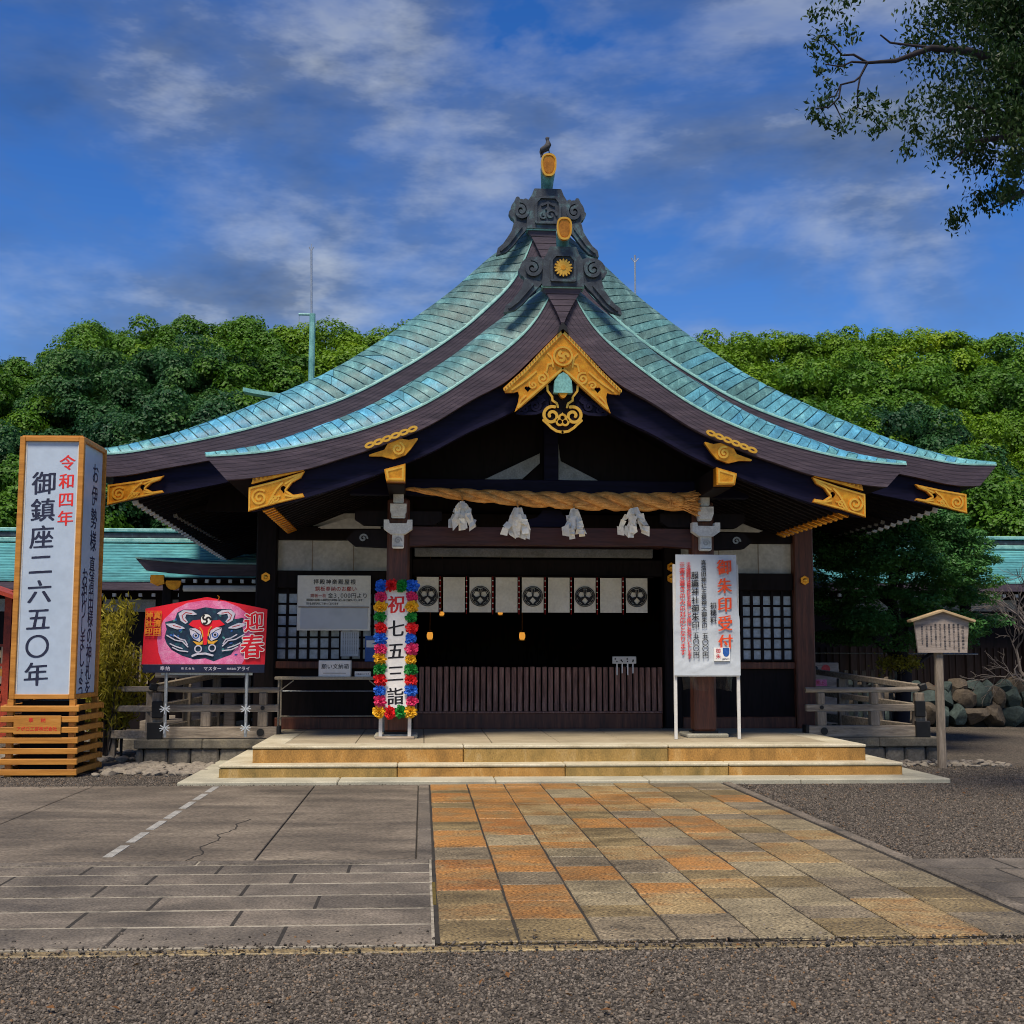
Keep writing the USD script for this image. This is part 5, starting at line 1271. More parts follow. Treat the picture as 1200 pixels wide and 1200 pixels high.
# red kiosk at the far left edge
rk = thing('ema_stall', 'small red roofed stall hung with orange votive plaques at the left edge', 'stall')
obj('roof', hull([(-9.0, 23, 2.60), (-9.0, 24.5, 2.60), (-10.4, 23, 3.06), (-10.4, 24.5, 3.06), (-9.0, 23, 2.53), (-9.0, 24.5, 2.53), (-10.4, 23, 2.98), (-10.4, 24.5, 2.98)]), 'red_lacquer', rk)
obj('roof', hull([(-11.8, 23, 2.60), (-11.8, 24.5, 2.60), (-10.4, 23, 3.06), (-10.4, 24.5, 3.06), (-11.8, 23, 2.53), (-11.8, 24.5, 2.53), (-10.4, 23, 2.98), (-10.4, 24.5, 2.98)]), 'red_lacquer', rk)
for x in (-9.3, -11.4):
    obj('post', box(x - .06, x + .06, 23.7, 23.82, 0, 2.7), 'red_lacquer', rk)
for z in (.55, .95, 1.35, 1.7):
    obj('hanging_rail', box(-11.4, -9.3, 23.72, 23.78, z, z + .05), 'red_lacquer', rk)
    for i in range(14):
        x = -11.3 + i * .145 + rng.uniform(-.02, .02); zz_ = z - .02 + rng.uniform(-.03, .03)
        obj('plaque', front(Polygon([(-.06, -.18), (.06, -.18), (.06, -.06), (0, -.03), (-.06, -.06)]), .012, 23.66 + rng.uniform(0, .04), zz_, x), str(rng.choice(['orange_wood', 'pale_wood', 'red_lacquer'])), rk)

# far roof ridge tip and the two rods
rt = thing('far_roof_ridge', 'tip of a distant copper roof ridge above the left slope of the hall roof', 'roof')
A = np.c_[np.linspace(-6.40, -3.5, 14), np.full(14, 32.0), 8.03 + .20 * np.linspace(1, 0, 14) ** 3]
obj('ridge_cap', strip(A, A - [0, 0, .10], A + [0, .4, 0], A + [0, .4, -.10]), 'copper_d', rt)
obj('ridge', box(-5.95, -3.4, 32.05, 32.35, 7.72, 7.925, .02), 'copper_c', rt)
obj('ridge_cap', box(-6.05, -3.4, 31.98, 32.42, 7.60, 7.715, .02), 'copper_d', rt)
obj('roof', hull([(-6.0, 32.2, 7.6), (-3.4, 32.2, 7.6), (-3.4, 30.3, 4.2), (-6.0, 30.3, 4.2), (-6.0, 34.5, 4.2), (-3.4, 34.5, 4.2)]), 'copper_wing', rt)
obj('wall', box(-5.9, -3.5, 30.8, 34, 0, 4.19), 'dark_wood', rt)
rd = thing('lightning_rod', 'tall pale green mast with a short side arm rising behind the left roof slope', 'mast')
obj('mast', tube([(-4.97, 35, 0), (-4.97, 35, 10.95)], .085, 10), 'copper_d', rd)
obj('mast', tube([(-5.0, 35, 10.95), (-5.04, 35, 12.75)], .035, 8), 'steel', rd)
obj('arm', tube([(-4.99, 35, 10.93), (-5.35, 35, 10.93)], .035, 8), 'copper_d', rd)
obj('arm', tube([(-5.34, 35, 10.93), (-5.34, 35, 10.70)], .012, 6), 'steel', rd)
obj('tip', tube([(-5.10, 35, 12.86), (-5.04, 35, 12.72), (-4.98, 35, 12.86)], .015, 5), 'steel', rd)
obj('tip', tube([(-5.04, 35, 12.72), (-5.04, 35, 12.95)], .015, 5), 'steel', rd)
rd = thing('lightning_rod', 'thin grey rod with a forked tip rising behind the right roof slope', 'mast')
obj('mast', tube([(3.31, 30.5, 4), (3.31, 30.5, 11.40)], .024, 8), 'steel', rd)
obj('tip', tube([(3.22, 30.5, 11.32), (3.31, 30.5, 11.20), (3.40, 30.5, 11.32)], .014, 5), 'steel', rd)

# ------------------------------------------------------------------ bird on the crest horn
bd_ = thing('bird', 'dark pigeon perched on the topmost gold horn of the roof', 'bird')
bp0 = np.array([.0, RY - .27, 9.14])
js = {'tail': (-.16, .0, -.02, .012), 'rump': (-.09, 0, .05, .032), 'belly': (-.01, 0, .075, .058), 'breast': (.05, 0, .11, .05), 'neck': (.075, 0, .175, .026), 'head': (.085, 0, .215, .030), 'beak': (.125, 0, .208, .006)}
ch = ['tail', 'rump', 'belly', 'breast', 'neck', 'head', 'beak']
parts = []
for a_, b_ in zip(ch[:-1], ch[1:]):
    pts = []
    for j in (a_, b_):
        x, y, z, r = js[j]; m_ = trimesh.creation.icosphere(2); pts.append(m_.vertices * r * [1, .9 if j != 'tail' else 2, 1] + [x, y, z])
    parts.append(m3.Manifold.hull_points(np.vstack(pts).astype(np.float32)))
body = parts[0]
for p in parts[1:]: body = body + p
bm = body.refine_to_length(.012).to_mesh(); bm = trimesh.Trimesh(bm.vert_properties[:, :3], bm.tri_verts)
trimesh.smoothing.filter_taubin(bm, iterations=6)
ca, sa = math.cos(.5), math.sin(.5)
brot = lambda v: np.c_[v[:, 0] * ca - v[:, 2] * sa, v[:, 1], v[:, 0] * sa + v[:, 2] * ca] * .9
bm.vertices = brot(np.array(bm.vertices)) + bp0 + [0, 0, .03]
obj('body', bm, 'pigeon', bd_, smooth=True)
for s in (-1, 1):
    wv = hull(brot(np.vstack([np.array(trimesh.creation.icosphere(1).vertices) * [.10, .012, .035] + [-.03, s * .052, .085], [[-.15, s * .03, .015]]])) + bp0 + [0, 0, .03]); obj('wing', wv, 'pigeon', bd_, smooth=True)
    obj('foot', tube([bp0 + [.0, s * .02, .06], bp0 + [.01, s * .02, -.0], bp0 + [.04, s * .025, -.005]], .006, 5), 'bark_dark', bd_)

# ------------------------------------------------------------------ right side: panel, pickets, stones, stele
pk = thing('pink_notice_panel', 'pinkish grey panel with a red disc and pink label beside the right corner pillar', 'panel')
obj('panel', box(4.72, 5.36, 21.9, 21.96, .40, 1.45, .01), 'board_wood', pk)
obj('red_disc', front(Point(5.13, 1.34).buffer(.075), .01, 21.892), 'sticker_red', pk)
obj('pink_label', box(4.78, 5.14, 21.89, 21.905, 1.05, 1.16), 'pink_paint', pk)
obj('lettering', front(poly_union(htext('立入禁止', .07, 4.81, 1.105, bold=4)), .003, 21.887), 'sticker_red', pk)
obj('lamp_box', hull(np.array(trimesh.creation.icosphere(1).vertices) * [.06, .04, .07] + [4.93, 21.87, 1.33]), 'black_metal', pk)
obj('dark_dish', hull(np.array(trimesh.creation.icosphere(1).vertices) * [.13, .08, .05] + [4.93, 21.82, .88]), 'black_metal', pk)
pf = thing('picket_fence', 'short fence of pale upright pickets right of the pink panel', 'fence')
for i in range(9):
    x = 5.55 + i * .17; obj('picket', box(x - .04, x + .04, 23.6, 23.64, 0, 1.30 + rng.uniform(-.03, .03), .008), 'grey_post', pf)
obj('rail', box(5.45, 7.05, 23.645, 23.70, .95, 1.03), 'grey_post', pf)
obj('rail', box(5.45, 7.05, 23.645, 23.70, .30, .38), 'grey_post', pf)
obj('end_post', box(7.0, 7.12, 23.55, 23.67, 0, 1.36, .01), 'white_paint', pf)
obj('wire', tube([(5.0, 23.8, 1.62), (9.0, 24.5, 1.60)], .012, 5), 'bronze_grey', pf)
sw = thing('stone_wall', 'low dry wall of large rounded green and brown boulders at the right edge', 'wall')


def rock(cx, cy, cz, rx, ry, rz, seed, sub=2):
    m = trimesh.creation.icosphere(sub); v = np.array(m.vertices); rs = np.random.default_rng(seed)
    for _ in range(12):
        d = rs.normal(size=3); d /= np.linalg.norm(d); h = rs.uniform(.55, .88); p = v @ d; v = v - np.outer(np.maximum(p - h, 0), d)
    v = v * (1 + .12 * (meshkit.noise(v * 2.3 + seed, seed)[:, None] - .5))
    return trimesh.Trimesh(v * [rx, ry, rz] + [cx, cy, cz], m.faces, process=False)


sd_ = 0
for row in range(3):
    x = 7.0 + .2 * row
    while x < 14.2:
        w = rng.uniform(.15, .29) * (1.2 if row < 2 else .9); h = [.27, .24, .18][row] * rng.uniform(.85, 1.2)
        obj('boulder', rock(x + w, 28.0 + .16 * row + rng.uniform(-.05, .05), [.22, .60, .86][row] + rng.uniform(-.05, .05), w * 1.12, .3, h * 1.12, sd_), str(rng.choice(['green_stone', 'green_stone', 'brown_stone', 'green_stone'])), sw, smooth=18)
        x += w * 1.62; sd_ += 1
obj('earth_core', box(6.9, 14.4, 28.15, 29.6, 0, .82), 'joint', sw)
sl = thing('stone_stele', 'dark reddish stone tablet with white engraved lines on top of the boulder wall', 'stone tablet')
obj('tablet', hull([(x, y, z) for x, z in ((9.05, .9), (10.95, .9), (10.95, 1.78), (10.45, 1.98), (9.05, 1.80)) for y in (29.0, 29.3)]), 'beam_wood', sl)
for k in range(4):
    for q, ch in enumerate('奉献之碑'[:3 + k % 2]):
        obj('lettering', front(poly_union(vtext(ch, .16, 9.3 + k * .33, 1.72 - q * .18, bold=2)), .004, 28.997), 'plaster', sl)
lb = thing('small_stone_post', 'short pale stone post beside the stone tablet', 'post')
obj('shaft', box(11.05, 11.28, 28.9, 29.1, .85, 1.2, .02), 'slab_stone', lb)
obj('cap', box(11.03, 11.30, 28.88, 29.12, 1.2, 1.25, .015), 'slab_stone', lb)

# ------------------------------------------------------------------ plants
def leaves(cent, nor, size, rs, asp=.55, droop=0.0):
    """one four-sided leaf (two triangles folded along the midrib) at every point"""
    n = len(cent)
    d = rs.normal(size=(n, 3)); d -= nor * (d * nor).sum(1, keepdims=True); d[:, 2] -= droop; d /= np.linalg.norm(d, axis=1, keepdims=True) + 1e-9
    s = np.cross(nor, d); s /= np.linalg.norm(s, axis=1, keepdims=True) + 1e-9
    L = size * rs.uniform(.7, 1.25, (n, 1)); W = L * asp
    p0, p2 = cent - d * L / 2, cent + d * L / 2
    p1, p3 = cent + s * W / 2 + nor * L * .1, cent - s * W / 2 + nor * L * .1
    v = np.stack([p0, p1, p2, p3], 1).reshape(-1, 3); k = np.arange(n) * 4
    return trimesh.Trimesh(v, np.vstack([np.c_[k, k + 1, k + 2], np.c_[k, k + 2, k + 3]]), process=False)


def crown(seed, rx, rz, nclump, per, leaf, clump=.22, flat=.78, low=-.25):
    """broad-leaved crown of leaf clumps over a dome; unit: rx wide, rz high above its base"""
    rs = np.random.default_rng(seed); C, N = [], []
    k = 0; gold = np.pi * (3 - 5 ** .5)
    for i in range(nclump):
        zf = low + (1 - low) * (i + .5) / nclump
        rr_ = math.sqrt(max(0, 1 - max(zf, 0) ** 2)) * (1 if zf > 0 else 1 + zf * .4); a = i * gold + rs.normal(0, .25)
        sc = rs.uniform(.74, 1.07)
        c = np.array([rr_ * math.cos(a) * sc * rx, rr_ * math.sin(a) * sc * rx, zf * sc * rz])
        cr = clump * rx * rs.uniform(.7, 1.25)
        m = int(per * rs.uniform(.75, 1.25))
        d = rs.normal(size=(m, 3)); d /= np.linalg.norm(d, axis=1, keepdims=True)
        d[:, 2] = np.where(d[:, 2] < -.35, -d[:, 2], d[:, 2])
        sub = rs.uniform(.78, 1.03, (m, 1)) * (1 + .22 * np.sin(d[:, :1] * 7 + i) * np.sin(d[:, 1:2] * 7 + 2 * i))
        C.append(c + d * sub * cr * [1, 1, flat]); nn = d + rs.normal(0, .30, (m, 3)) + [0, 0, .30]; N.append(nn / np.linalg.norm(nn, axis=1, keepdims=True))
    m = nclump * per // 5     # inner leaves close the gaps
    d = rs.normal(size=(m, 3)); d /= np.linalg.norm(d, axis=1, keepdims=True); d[:, 2] = np.abs(d[:, 2]) * 1.0 - .15
    C.append(d * rs.uniform(.55, .80, (m, 1)) * [rx, rx, rz]); N.append(d)
    return leaves(np.vstack(C), np.vstack(N), leaf, rs, .8)


def limbs(seed, h, r, rx, zb, n=6):
    rs = np.random.default_rng(seed); ms = [tube([(0, 0, -.1), (.05, .02, zb * .5), (rs.normal(0, .1), rs.normal(0, .1), zb), (0, 0, h * .9)], [r * 1.25, r, r * .8, r * .15], 8)]
    for i in range(n):
        a = i * 2.4 + rs.normal(0, .2); z0 = zb * rs.uniform(.75, 1.05); e = np.array([math.cos(a) * rx * .7, math.sin(a) * rx * .7, z0 + (h - z0) * rs.uniform(.3, .75)])
        ms.append(tube([(0, 0, z0), tuple(e * [.45, .45, 1] - [0, 0, (e[2] - z0) * .4]), tuple(e)], [r * .5, r * .3, r * .08], 6))
    return cat(ms)


def make_tree(name, label, seed, rx, rz, zb, matn, nclump, per, leaf, loc, scale=1.0, group=None, clump=.19):
    t = thing(name, label, 'tree', group)
    x = UsdGeom.Xformable(t); x.AddTranslateOp().Set(Gf.Vec3d(*loc)); x.AddRotateZOp().Set(0.0); x.AddScaleOp().Set(Gf.Vec3f(scale, scale, scale))
    obj('trunk', limbs(seed, zb + rz, .32, rx, zb), 'bark', t, smooth=60)
    c = crown(seed, rx, rz, nclump, per, leaf, clump); v = np.array(c.vertices); v[:, 2] += zb; c.vertices = v
    obj('crown', c, matn, t)
    return t


def copy_tree(src, label, loc, rot, scale, zs, group=None):
    t = UsdGeom.Xform.Define(stage, newpath('/World', 'wood_tree'))
    t.GetPrim().GetReferences().AddInternalReference(src.GetPath())
    t.ClearXformOpOrder()
    x = UsdGeom.Xformable(t.GetPrim())
    t.GetPrim().GetAttribute('xformOp:translate').Set(Gf.Vec3d(*map(float, loc))); t.GetPrim().GetAttribute('xformOp:rotateZ').Set(float(rot)); t.GetPrim().GetAttribute('xformOp:scale').Set(Gf.Vec3f(scale, scale, zs))
    x.SetXformOpOrder([UsdGeom.XformOp(t.GetPrim().GetAttribute('xformOp:' + k)) for k in ('translate', 'rotateZ', 'scale')])
    tag(t, label, 'tree', group)
    t.GetPrim().SetInstanceable(True)
    return t


ordw = ['first', 'second', 'third', 'fourth', 'fifth', 'sixth', 'seventh', 'eighth', 'ninth', 'tenth', 'eleventh', 'twelfth']
# crown top heights along the wood; rows from the skyline down
protos = {}
rowsL = [(60, 'along the skyline', [(-26.5, 14.4, 'D'), (-23.2, 15.2, 'D'), (-20.6, 14.7, 'W'), (-16.4, 16.7, 'W'), (-13.3, 17.1, 'W'), (-10.0, 16.9, 'W'), (-6.8, 17.0, 'Y'), (-3.6, 17.1, 'Y'), (-1.0, 17.0, 'Y')]),
         (54, 'just under the skyline', [(-22.5, 12.6, 'D'), (-18.2, 12.9, 'W'), (-15.0, 14.2, 'D'), (-11.4, 14.2, 'D'), (-8.6, 14.2, 'W'), (-7.0, 14.4, 'Y'), (-3.6, 14.4, 'Y')]),
         (48, 'at mid height', [(-20.6, 9.4, 'W'), (-17.0, 10.0, 'D'), (-13.5, 10.6, 'D'), (-10.2, 10.9, 'D'), (-6.8, 11.0, 'W'), (-3.4, 11.0, 'W')]),
         (42, 'above the wing roof', [(-20.2, 6.6, 'Y'), (-17.4, 6.9, 'Y'), (-14.4, 7.5, 'W'), (-11.4, 7.6, 'D'), (-8.6, 7.7, 'D'), (-5.8, 8.0, 'W')])]
rowsR = [(60, 'along the skyline', [(8.0, 16.4, 'Y'), (11.6, 16.9, 'Y'), (15.0, 17.0, 'Y'), (18.6, 17.4, 'Y'), (22.2, 17.3, 'Y'), (25.6, 16.7, 'W'), (28.8, 16.2, 'W')]),
         (54, 'just under the skyline', [(9.6, 13.6, 'Y'), (12.8, 14.2, 'Y'), (16.2, 14.4, 'W'), (19.6, 14.4, 'W'), (23.0, 14.0, 'W'), (26.2, 13.4, 'D')]),
         (48, 'at mid height', [(9.6, 10.3, 'W'), (12.8, 10.9, 'W'), (16.0, 11.1, 'D'), (19.2, 11.0, 'Y'), (22.4, 10.4, 'W')]),
         (42, 'above the wing roof', [(10.0, 7.4, 'W'), (12.8, 8.0, 'D'), (15.6, 8.3, 'W'), (18.4, 7.8, 'Y')])]
leafmat('leaf_sunny', (.055, .14, .007), (.14, .26, .008), (.33, .42, .012))
kinds = {'W': ('leaf_wood', 'round mid green'), 'D': ('leaf_dark', 'dark green'), 'Y': ('leaf_sunny', 'yellow green')}
H0 = 16.0
for side_, rows_ in (('left', rowsL), ('right', rowsR)):
    for (yy, rowname, lst) in rows_:
        for i, (x, top, kd) in enumerate(lst):
            y = yy + rng.uniform(-1.2, 1.2); rot = rng.uniform(0, 360)
            lab = f"{kinds[kd][1]} wood tree, {ordw[i]} from left {rowname}, {side_} of hall"
            base_rz = 4.4; wid = rng.uniform(.92, 1.10)
            key = kd + str(i % 2)
            if key not in protos:
                protos[key] = make_tree('wood_tree', lab, 300 + len(protos), 3.85, base_rz, H0 - base_rz - .35, kinds[kd][0], 150, 600, .125, (x, y, 0), 1.0, f'trees of the wood {side_} of the hall')
                UsdGeom.Xformable(protos[key]).GetPrim().GetAttribute('xformOp:translate').Set(Gf.Vec3d(x, y, top - H0))
            else:
                copy_tree(protos[key], lab, (x, y, top - H0), rot, wid, 1.0, f'trees of the wood {side_} of the hall')

# dark layered tree right of the hall
rs = np.random.default_rng(55)
dt = thing('dark_tree', 'dark layered evergreen tree between the hall and the information post', 'tree')
tc_ = np.array([7.0, 23.4])
obj('trunk', cat([tube([(7.0, 23.5, -.1), (7.1, 23.4, 1.2), (6.9, 23.4, 2.6), (7.0, 23.4, 4.2)], [.17, .14, .10, .03], 8)] + [tube([(7.0, 23.4, 1.2 + .3 * i), (7.0 + .6 * math.cos(i * 2.2), 23.4 + .6 * math.sin(i * 2.2), 1.6 + .32 * i), (7.0 + 1.3 * math.cos(i * 2.2), 23.4 + 1.1 * math.sin(i * 2.2), 1.75 + .33 * i)], [.06, .04, .015], 6) for i in range(8)]), 'bark_dark', dt, smooth=60)
C, N = [], []
for i in range(230):
    zf = rs.random() if i < 170 else rs.uniform(.45, 1); z = 1.75 + 2.85 * zf
    rad = 1.82 * math.sqrt(max(.05, 1 - (max(zf - .30, 0) / .74) ** 2)) * (1 if zf > .12 else .8); a = rs.uniform(0, 2 * np.pi); q = math.sqrt(rs.uniform(.15, 1))
    if zf < .25: a = rs.uniform(np.pi * .9, np.pi * 2.1)
    c = np.array([tc_[0] + rad * q * math.cos(a), tc_[1] + rad * q * .8 * math.sin(a), z]); m = 420
    d = rs.normal(size=(m, 3)); d /= np.linalg.norm(d, axis=1, keepdims=True); r_ = rs.uniform(.22, .40)
    C.append(c + d * rs.uniform(.5, 1, (m, 1)) * [r_ * 1.25, r_ * 1.25, r_ * .42]); nn = d * .5 + rs.normal(0, .4, (m, 3)) + [0, 0, .9]; N.append(nn / np.linalg.norm(nn, axis=1, keepdims=True))
obj('crown', leaves(np.vstack(C), np.vstack(N), .075, rs, .5), 'leaf_bush', dt)

# yellow green shrub by the tall sign
ys_ = thing('yellow_shrub', 'yellow green shrub with narrow drooping leaves beside the tall pillar sign', 'shrub')
stems, C, N = [], [], []
for i in range(46):
    a = rs.uniform(0, 2 * np.pi); h = rs.uniform(.9, 2.4); rr_ = rs.uniform(.1, .62) * (1 if h < 1.8 else .55)
    p0 = np.array([-6.62, 19.9, 0]); e = p0 + [rr_ * math.cos(a) + .05, rr_ * math.sin(a), h]; mid = p0 + (e - p0) * .55 + [-.05 * math.cos(a), 0, .1]
    stems.append(tube([p0 + [.1 * math.cos(a), .1 * math.sin(a), 0], mid, e], [.012, .009, .004], 5))
    for q in np.linspace(.35, 1, 26):
        c = (1 - q) ** 2 * p0 + 2 * q * (1 - q) * mid + q * q * e
        for _ in range(6): C.append(c + rs.normal(0, .06, 3)); n_ = rs.normal(size=3) + [0, -.4, .6]; N.append(n_ / np.linalg.norm(n_))
obj('stems', stems, 'bark', ys_)
obj('foliage', leaves(np.array(C), np.array(N), .12, rs, .24, droop=1.0), 'leaf_yellow', ys_)
# small shrub on the right, and low shrub on top of the wall
for (x, y, z, r, n, lab, mt) in ((6.95, 23.2, 1.35, .42, 18, 'small yellow green sapling between the picket fence and information post', 'leaf_yellow'), (12.2, 29.3, 1.15, .75, 26, 'low yellow green bush on top of the boulder wall at the right edge', 'leaf_yellow')):
    sb = thing('small_shrub', lab, 'shrub'); C, N = [], []
    st_ = []
    for i in range(n):
        d = rs.normal(size=3); d[2] = abs(d[2]); d /= np.linalg.norm(d); c = np.array([x, y, z]) + d * r * rs.uniform(.4, 1) * [1, .6, .6]
        st_.append(tube([(x, y, z - .5), (x, y, z - .1), tuple(c)], [.02, .012, .004], 5))
        for _ in range(45): C.append(c + rs.normal(0, .09, 3) * [1, 1, .6]); n_ = rs.normal(size=3) + [0, -.3, .9]; N.append(n_ / np.linalg.norm(n_))
    obj('stems', st_, 'bark', sb); obj('foliage', leaves(np.array(C), np.array(N), .07, rs, .5), mt, sb)
# bare pale tree at the right edge
bt = thing('bare_tree', 'leafless tree with fine pale twigs before the right wing', 'tree')
tw = []


def grow(p, d, L, r, dep):
    q = p + d * L; mid = p + d * L * .5 + rs.normal(0, L * .06, 3)
    tw.append(tube([p, mid, q], [r, r * .8, r * .62], 5 if dep < 3 else 4, caps=False))
    if dep >= 6: return
    for _ in range(3 if dep < 4 else 3):
        n_ = d + rs.normal(0, .48, 3) + [-.05, 0, .05]; n_ /= np.linalg.norm(n_); grow(q if rs.random() < .7 else mid, n_, L * rs.uniform(.62, .85), r * .62, dep + 1)


grow(np.array([11.5, 26.6, 0]), np.array([-.05, 0, 1.0]), 1.15, .085, 0)
tr0 = tw[0]; obj('trunk', tr0, 'bark_pale', bt, smooth=60); obj('crown', tw[1:], 'bark_pale', bt)

# overhanging tree at the upper right, its trunk outside the picture
ot = thing('overhanging_tree', 'dark leafy tree whose boughs hang into the upper right corner', 'tree')
TX, TY = 7.4, 12.6
bo = [tube([(TX, TY, -.1), (TX - .1, TY, 3), (TX + .1, TY, 6.2), (TX - .3, TY - .1, 9.0), (TX - .6, TY, 11.5)], [.42, .34, .28, .20, .08], 10)]
Rb = lambda pts, r0, r1: bo.append(tube(pts, np.linspace(r0, r1, len(pts)), 6))
Rb([(TX, TY, 6.0), (6.0, 12.4, 6.9), (5.0, 12.2, 7.35), (4.0, 12.1, 7.62), (3.6, 12.0, 7.66), (3.22, 12.0, 7.68), (2.85, 12.0, 7.53), (2.56, 12.0, 7.50)], .075, .014)
Rb([(3.3, 12.0, 7.68), (3.0, 12.0, 7.70), (2.80, 12.0, 7.72), (2.70, 12.0, 7.80)], .016, .008)
Rb([(2.56, 12.0, 7.50), (2.42, 12.0, 7.58), (2.30, 12.0, 7.57), (2.20, 12.0, 7.70), (2.12, 12.0, 7.76)], .014, .006)
Rb([(2.56, 12.0, 7.50), (2.38, 11.95, 7.48), (2.25, 11.9, 7.40), (2.10, 11.9, 7.42)], .013, .006)
Rb([(2.56, 12.0, 7.50), (2.48, 12.0, 7.35), (2.42, 12.0, 7.30), (2.28, 12.0, 7.26), (2.22, 12.0, 7.14), (2.10, 12.0, 7.10)], .014, .006)
Rb([(2.28, 12.0, 7.26), (2.24, 11.95, 7.10), (2.14, 11.95, 7.0), (2.00, 11.95, 6.98)], .011, .006)
Rb([(2.48, 12.0, 7.35), (2.45, 12.0, 7.20), (2.46, 12.05, 7.05), (2.60, 12.05, 7.0)], .010, .005)
Rb([(2.20, 12.0, 7.08), (2.26, 12.0, 6.95), (2.3, 12, 6.86)], .008, .004)
Rb([(TX, TY, 7.2), (6.0, 12.2, 7.9), (5.0, 12.0, 8.3), (3.9, 12.0, 8.35), (3.3, 12.0, 8.2)], .08, .012)
Rb([(TX, TY, 5.0), (6.2, 12.4, 6.3), (5.2, 12.2, 6.75), (4.2, 12.1, 6.85), (3.6, 12.0, 6.70), (3.4, 12.0, 6.5)], .07, .008)
Rb([(5.2, 12.2, 6.75), (4.6, 12.2, 6.45), (4.1, 12.1, 6.2), (3.85, 12.0, 6.05)], .05, .008)
Rb([(4.2, 12.1, 6.85), (3.9, 12.2, 7.1), (3.5, 12.2, 7.2)], .03, .008)
obj('trunk', bo, 'bark_dark', ot, smooth=60)
C, N = [], []
cl = [(2.15, 8.02, .10), (2.30, 8.08, .12), (2.45, 8.14, .12), (2.0, 7.98, .07), (2.05, 7.80, .11), (2.12, 7.73, .09), (2.0, 7.66, .08), (2.20, 7.60, .09), (2.33, 7.86, .07), (2.42, 7.78, .07), (2.06, 7.54, .09), (2.16, 7.48, .10), (2.28, 7.44, .09), (2.08, 7.40, .07), (2.12, 7.22, .08), (2.16, 7.10, .09), (2.10, 7.05, .07), (1.98, 6.97, .09), (2.05, 6.92, .06), (2.12, 6.85, .07), (2.30, 6.86, .10), (2.26, 6.78, .06), (2.40, 6.95, .08), (2.48, 7.12, .07), (2.56, 6.98, .09), (2.64, 6.92, .10), (2.70, 6.84, .11), (2.60, 6.78, .07), (2.74, 7.06, .06), (2.80, 6.92, .07), (2.58, 7.14, .06)]
for (x, z, r) in cl:
    for _ in range(30): C.append(np.array([x, 12.0, z]) + rs.normal(0, r * .55, 3) * [1, 1.3, .9])
big = []
for _ in range(180):      # main mass against the right edge
    x = rs.uniform(3.28, 5.4); z = rs.uniform(6.55, 9.3)
    if x < 3.35 and not (6.7 < z < 8.2): continue
    if z < 6.9 and x < 3.75: continue
    if z < 6.75 and x < 4.1: continue
    if 7.45 < z < 7.6 and x < 3.6 and rs.random() < .5: continue
    big.append((x, z, rs.uniform(.16, .30)))
big += [(3.30, 6.98, .11), (3.18, 6.86, .09), (3.42, 6.88, .11), (3.55, 6.75, .12), (3.68, 6.62, .13), (3.50, 6.60, .08), (3.85, 6.50, .13), (4.0, 6.38, .14), (3.85, 6.30, .12), (3.78, 6.18, .11), (3.90, 6.12, .12), (4.10, 6.26, .12), (4.2, 6.45, .14), (4.05, 6.55, .14), (3.8, 6.75, .15), (4.0, 6.72, .15), (4.25, 6.65, .15), (3.2, 7.15, .10), (3.25, 7.3, .1), (3.4, 7.2, .1)]
for (x, z, r) in big:
    c = np.array([x, 12.0 + rs.uniform(-.6, .9), z])
    for _ in range(int(r * (1150 if x > 3.75 else 620))): C.append(c + rs.normal(0, r * .55, 3))
C = np.array(C); N = rs.normal(size=C.shape) + [0, -.3, .5]; N /= np.linalg.norm(N, axis=1, keepdims=True)
obj('foliage', leaves(C, N, .066, rs, .42, droop=.9), 'leaf_near', ot)

# ------------------------------------------------------------------ loose stone and gravel
rub = []
for i in range(260):
    x = rng.uniform(-6.1, -4.75); y = rng.uniform(17.6, 18.9) - .5 * rng.random()
    r = rng.uniform(.03, .085); rub.append(rock(x, y, r * .4, r * rng.uniform(.9, 1.5), r, r * .65, i, 1))
for i in range(120):
    x = rng.uniform(4.9, 6.6); y = rng.uniform(18.0, 18.9); r = rng.uniform(.025, .06); rub.append(rock(x, y, r * .4, r * rng.uniform(.9, 1.5), r, r * .65, 400 + i, 1))
for i in range(200):
    x = rng.uniform(-8.5, -5.9); y = rng.uniform(19.5, 21.2); r = rng.uniform(.03, .10); rub.append(rock(x, y, r * .4, r * rng.uniform(.9, 1.5), r, r * .65, 700 + i, 1))
tag(obj('rubble', rub, 'rubble_stone', smooth=35), 'loose pale cobbles scattered below the stone kerbs', 'rubble', kind='stuff')


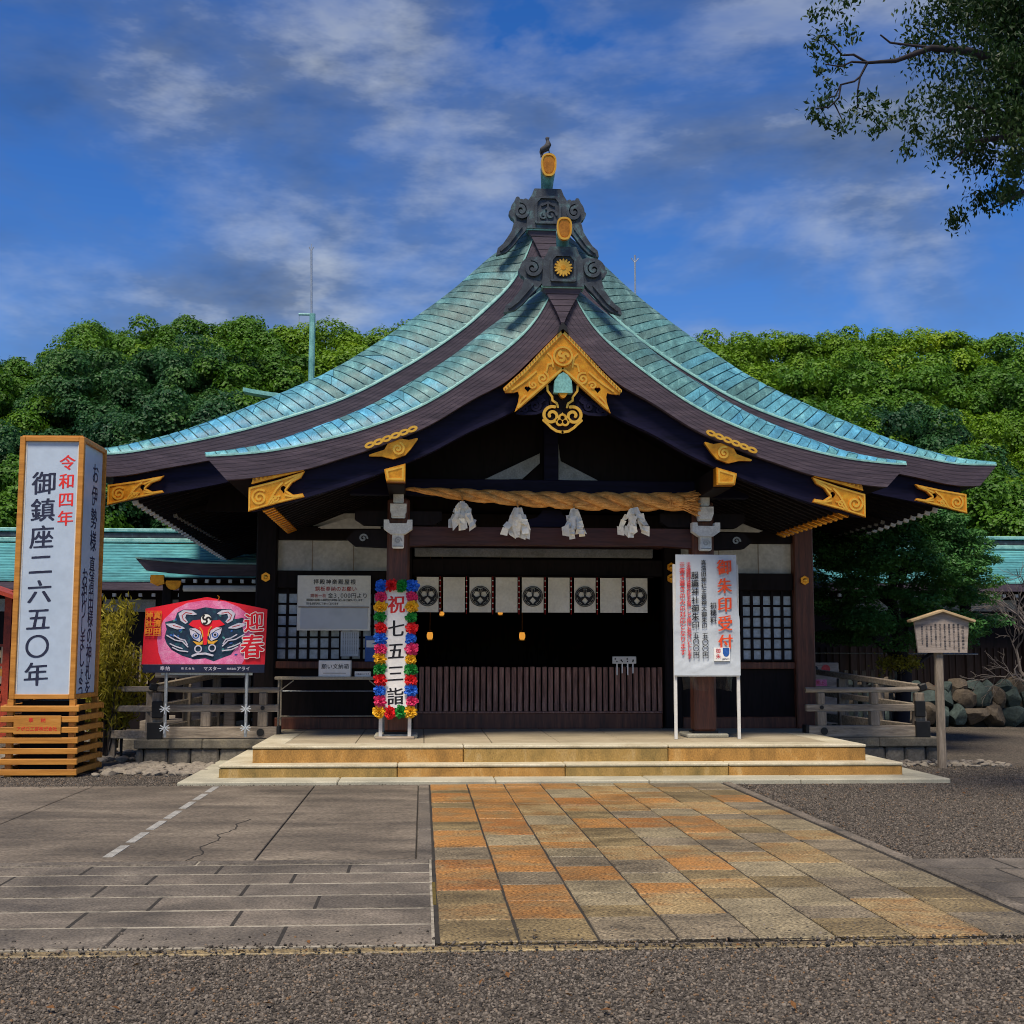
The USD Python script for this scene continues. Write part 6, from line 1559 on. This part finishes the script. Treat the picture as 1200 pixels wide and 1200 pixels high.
def gravel(name, label, areas, density, size):
    pi = UsdGeom.PointInstancer.Define(stage, newpath('/World', name)); paths = []
    for k in range(4):
        m = rock(0, 0, 0, 1.0, .8, .6, 900 + k, 1); paths.append(obj('pebble', m, 'pebble', pi.GetPrim(), smooth=40).GetPath())
    pos = []
    for (x0, x1, y0, y1, f) in areas:
        n = int((x1 - x0) * (y1 - y0) * density * f); pos.append(np.c_[rng.uniform(x0, x1, n), rng.uniform(y0, y1, n), np.zeros(n)])
    pos = np.vstack(pos); n = len(pos); s = size * np.exp(rng.normal(0, .26, n)); pos[:, 2] = s * .25 + (.02 if name != 'gravel' else 0)
    pi.CreatePrototypesRel().SetTargets(paths); pi.CreateProtoIndicesAttr(Vt.IntArray.FromNumpy(rng.integers(0, 4, n).astype(np.int32)))
    pi.CreatePositionsAttr(Vt.Vec3fArray.FromNumpy(pos.astype(np.float32))); pi.CreateScalesAttr(Vt.Vec3fArray.FromNumpy(np.repeat(s[:, None], 3, 1).astype(np.float32)))
    q = rng.normal(size=(n, 4)); q[:, 1:3] *= .35; q /= np.linalg.norm(q, axis=1, keepdims=True)
    pi.CreateOrientationsAttr(Vt.QuathArray([Gf.Quath(float(a[0]), float(a[1]), float(a[2]), float(a[3])) for a in q]))
    tag(pi, label, 'gravel', kind='stuff')


gravel('gravel', 'loose grey gravel in front of the paving and right of the path', [(-5.2, 2.2, 5.0, 7.10, 1.0), (1.97, 7.2, 10.0, 15.8, .42), (4.8, 9, 15.8, 18.2, .3), (-7.6, -4.77, 15.82, 17.6, .35)], 5600, .0080)

gravel('spilled_gravel', 'stray pebbles spilled from the gravel onto the near edge of the paving', [(-5.2, 2.6, 7.08, 7.26, .30), (-5.2, 2.6, 7.2, 7.6, .03), (1.9, 2.1, 10.0, 15.7, .2), (-6.5, -2, 15.65, 15.83, .1)], 2600, .0085)
C = np.c_[np.r_[rng.uniform(-4, 2.4, 40), rng.uniform(2.1, 6.5, 40)], np.r_[rng.uniform(5.4, 7.4, 40), rng.uniform(10.2, 17, 40)], np.full(80, .026)]
N = rng.normal(0, .3, C.shape) + [0, 0, 1]; N /= np.linalg.norm(N, axis=1, keepdims=True)
mat('dry_leaf', (.30, .13, .035), (.16, .07, .02), scale=12, rough=.8, island=.4)
tag(obj('fallen_leaves', leaves(C, N, .05, rng, .5), 'dry_leaf'), 'dry orange leaves lying scattered on the gravel', 'leaves', kind='stuff')
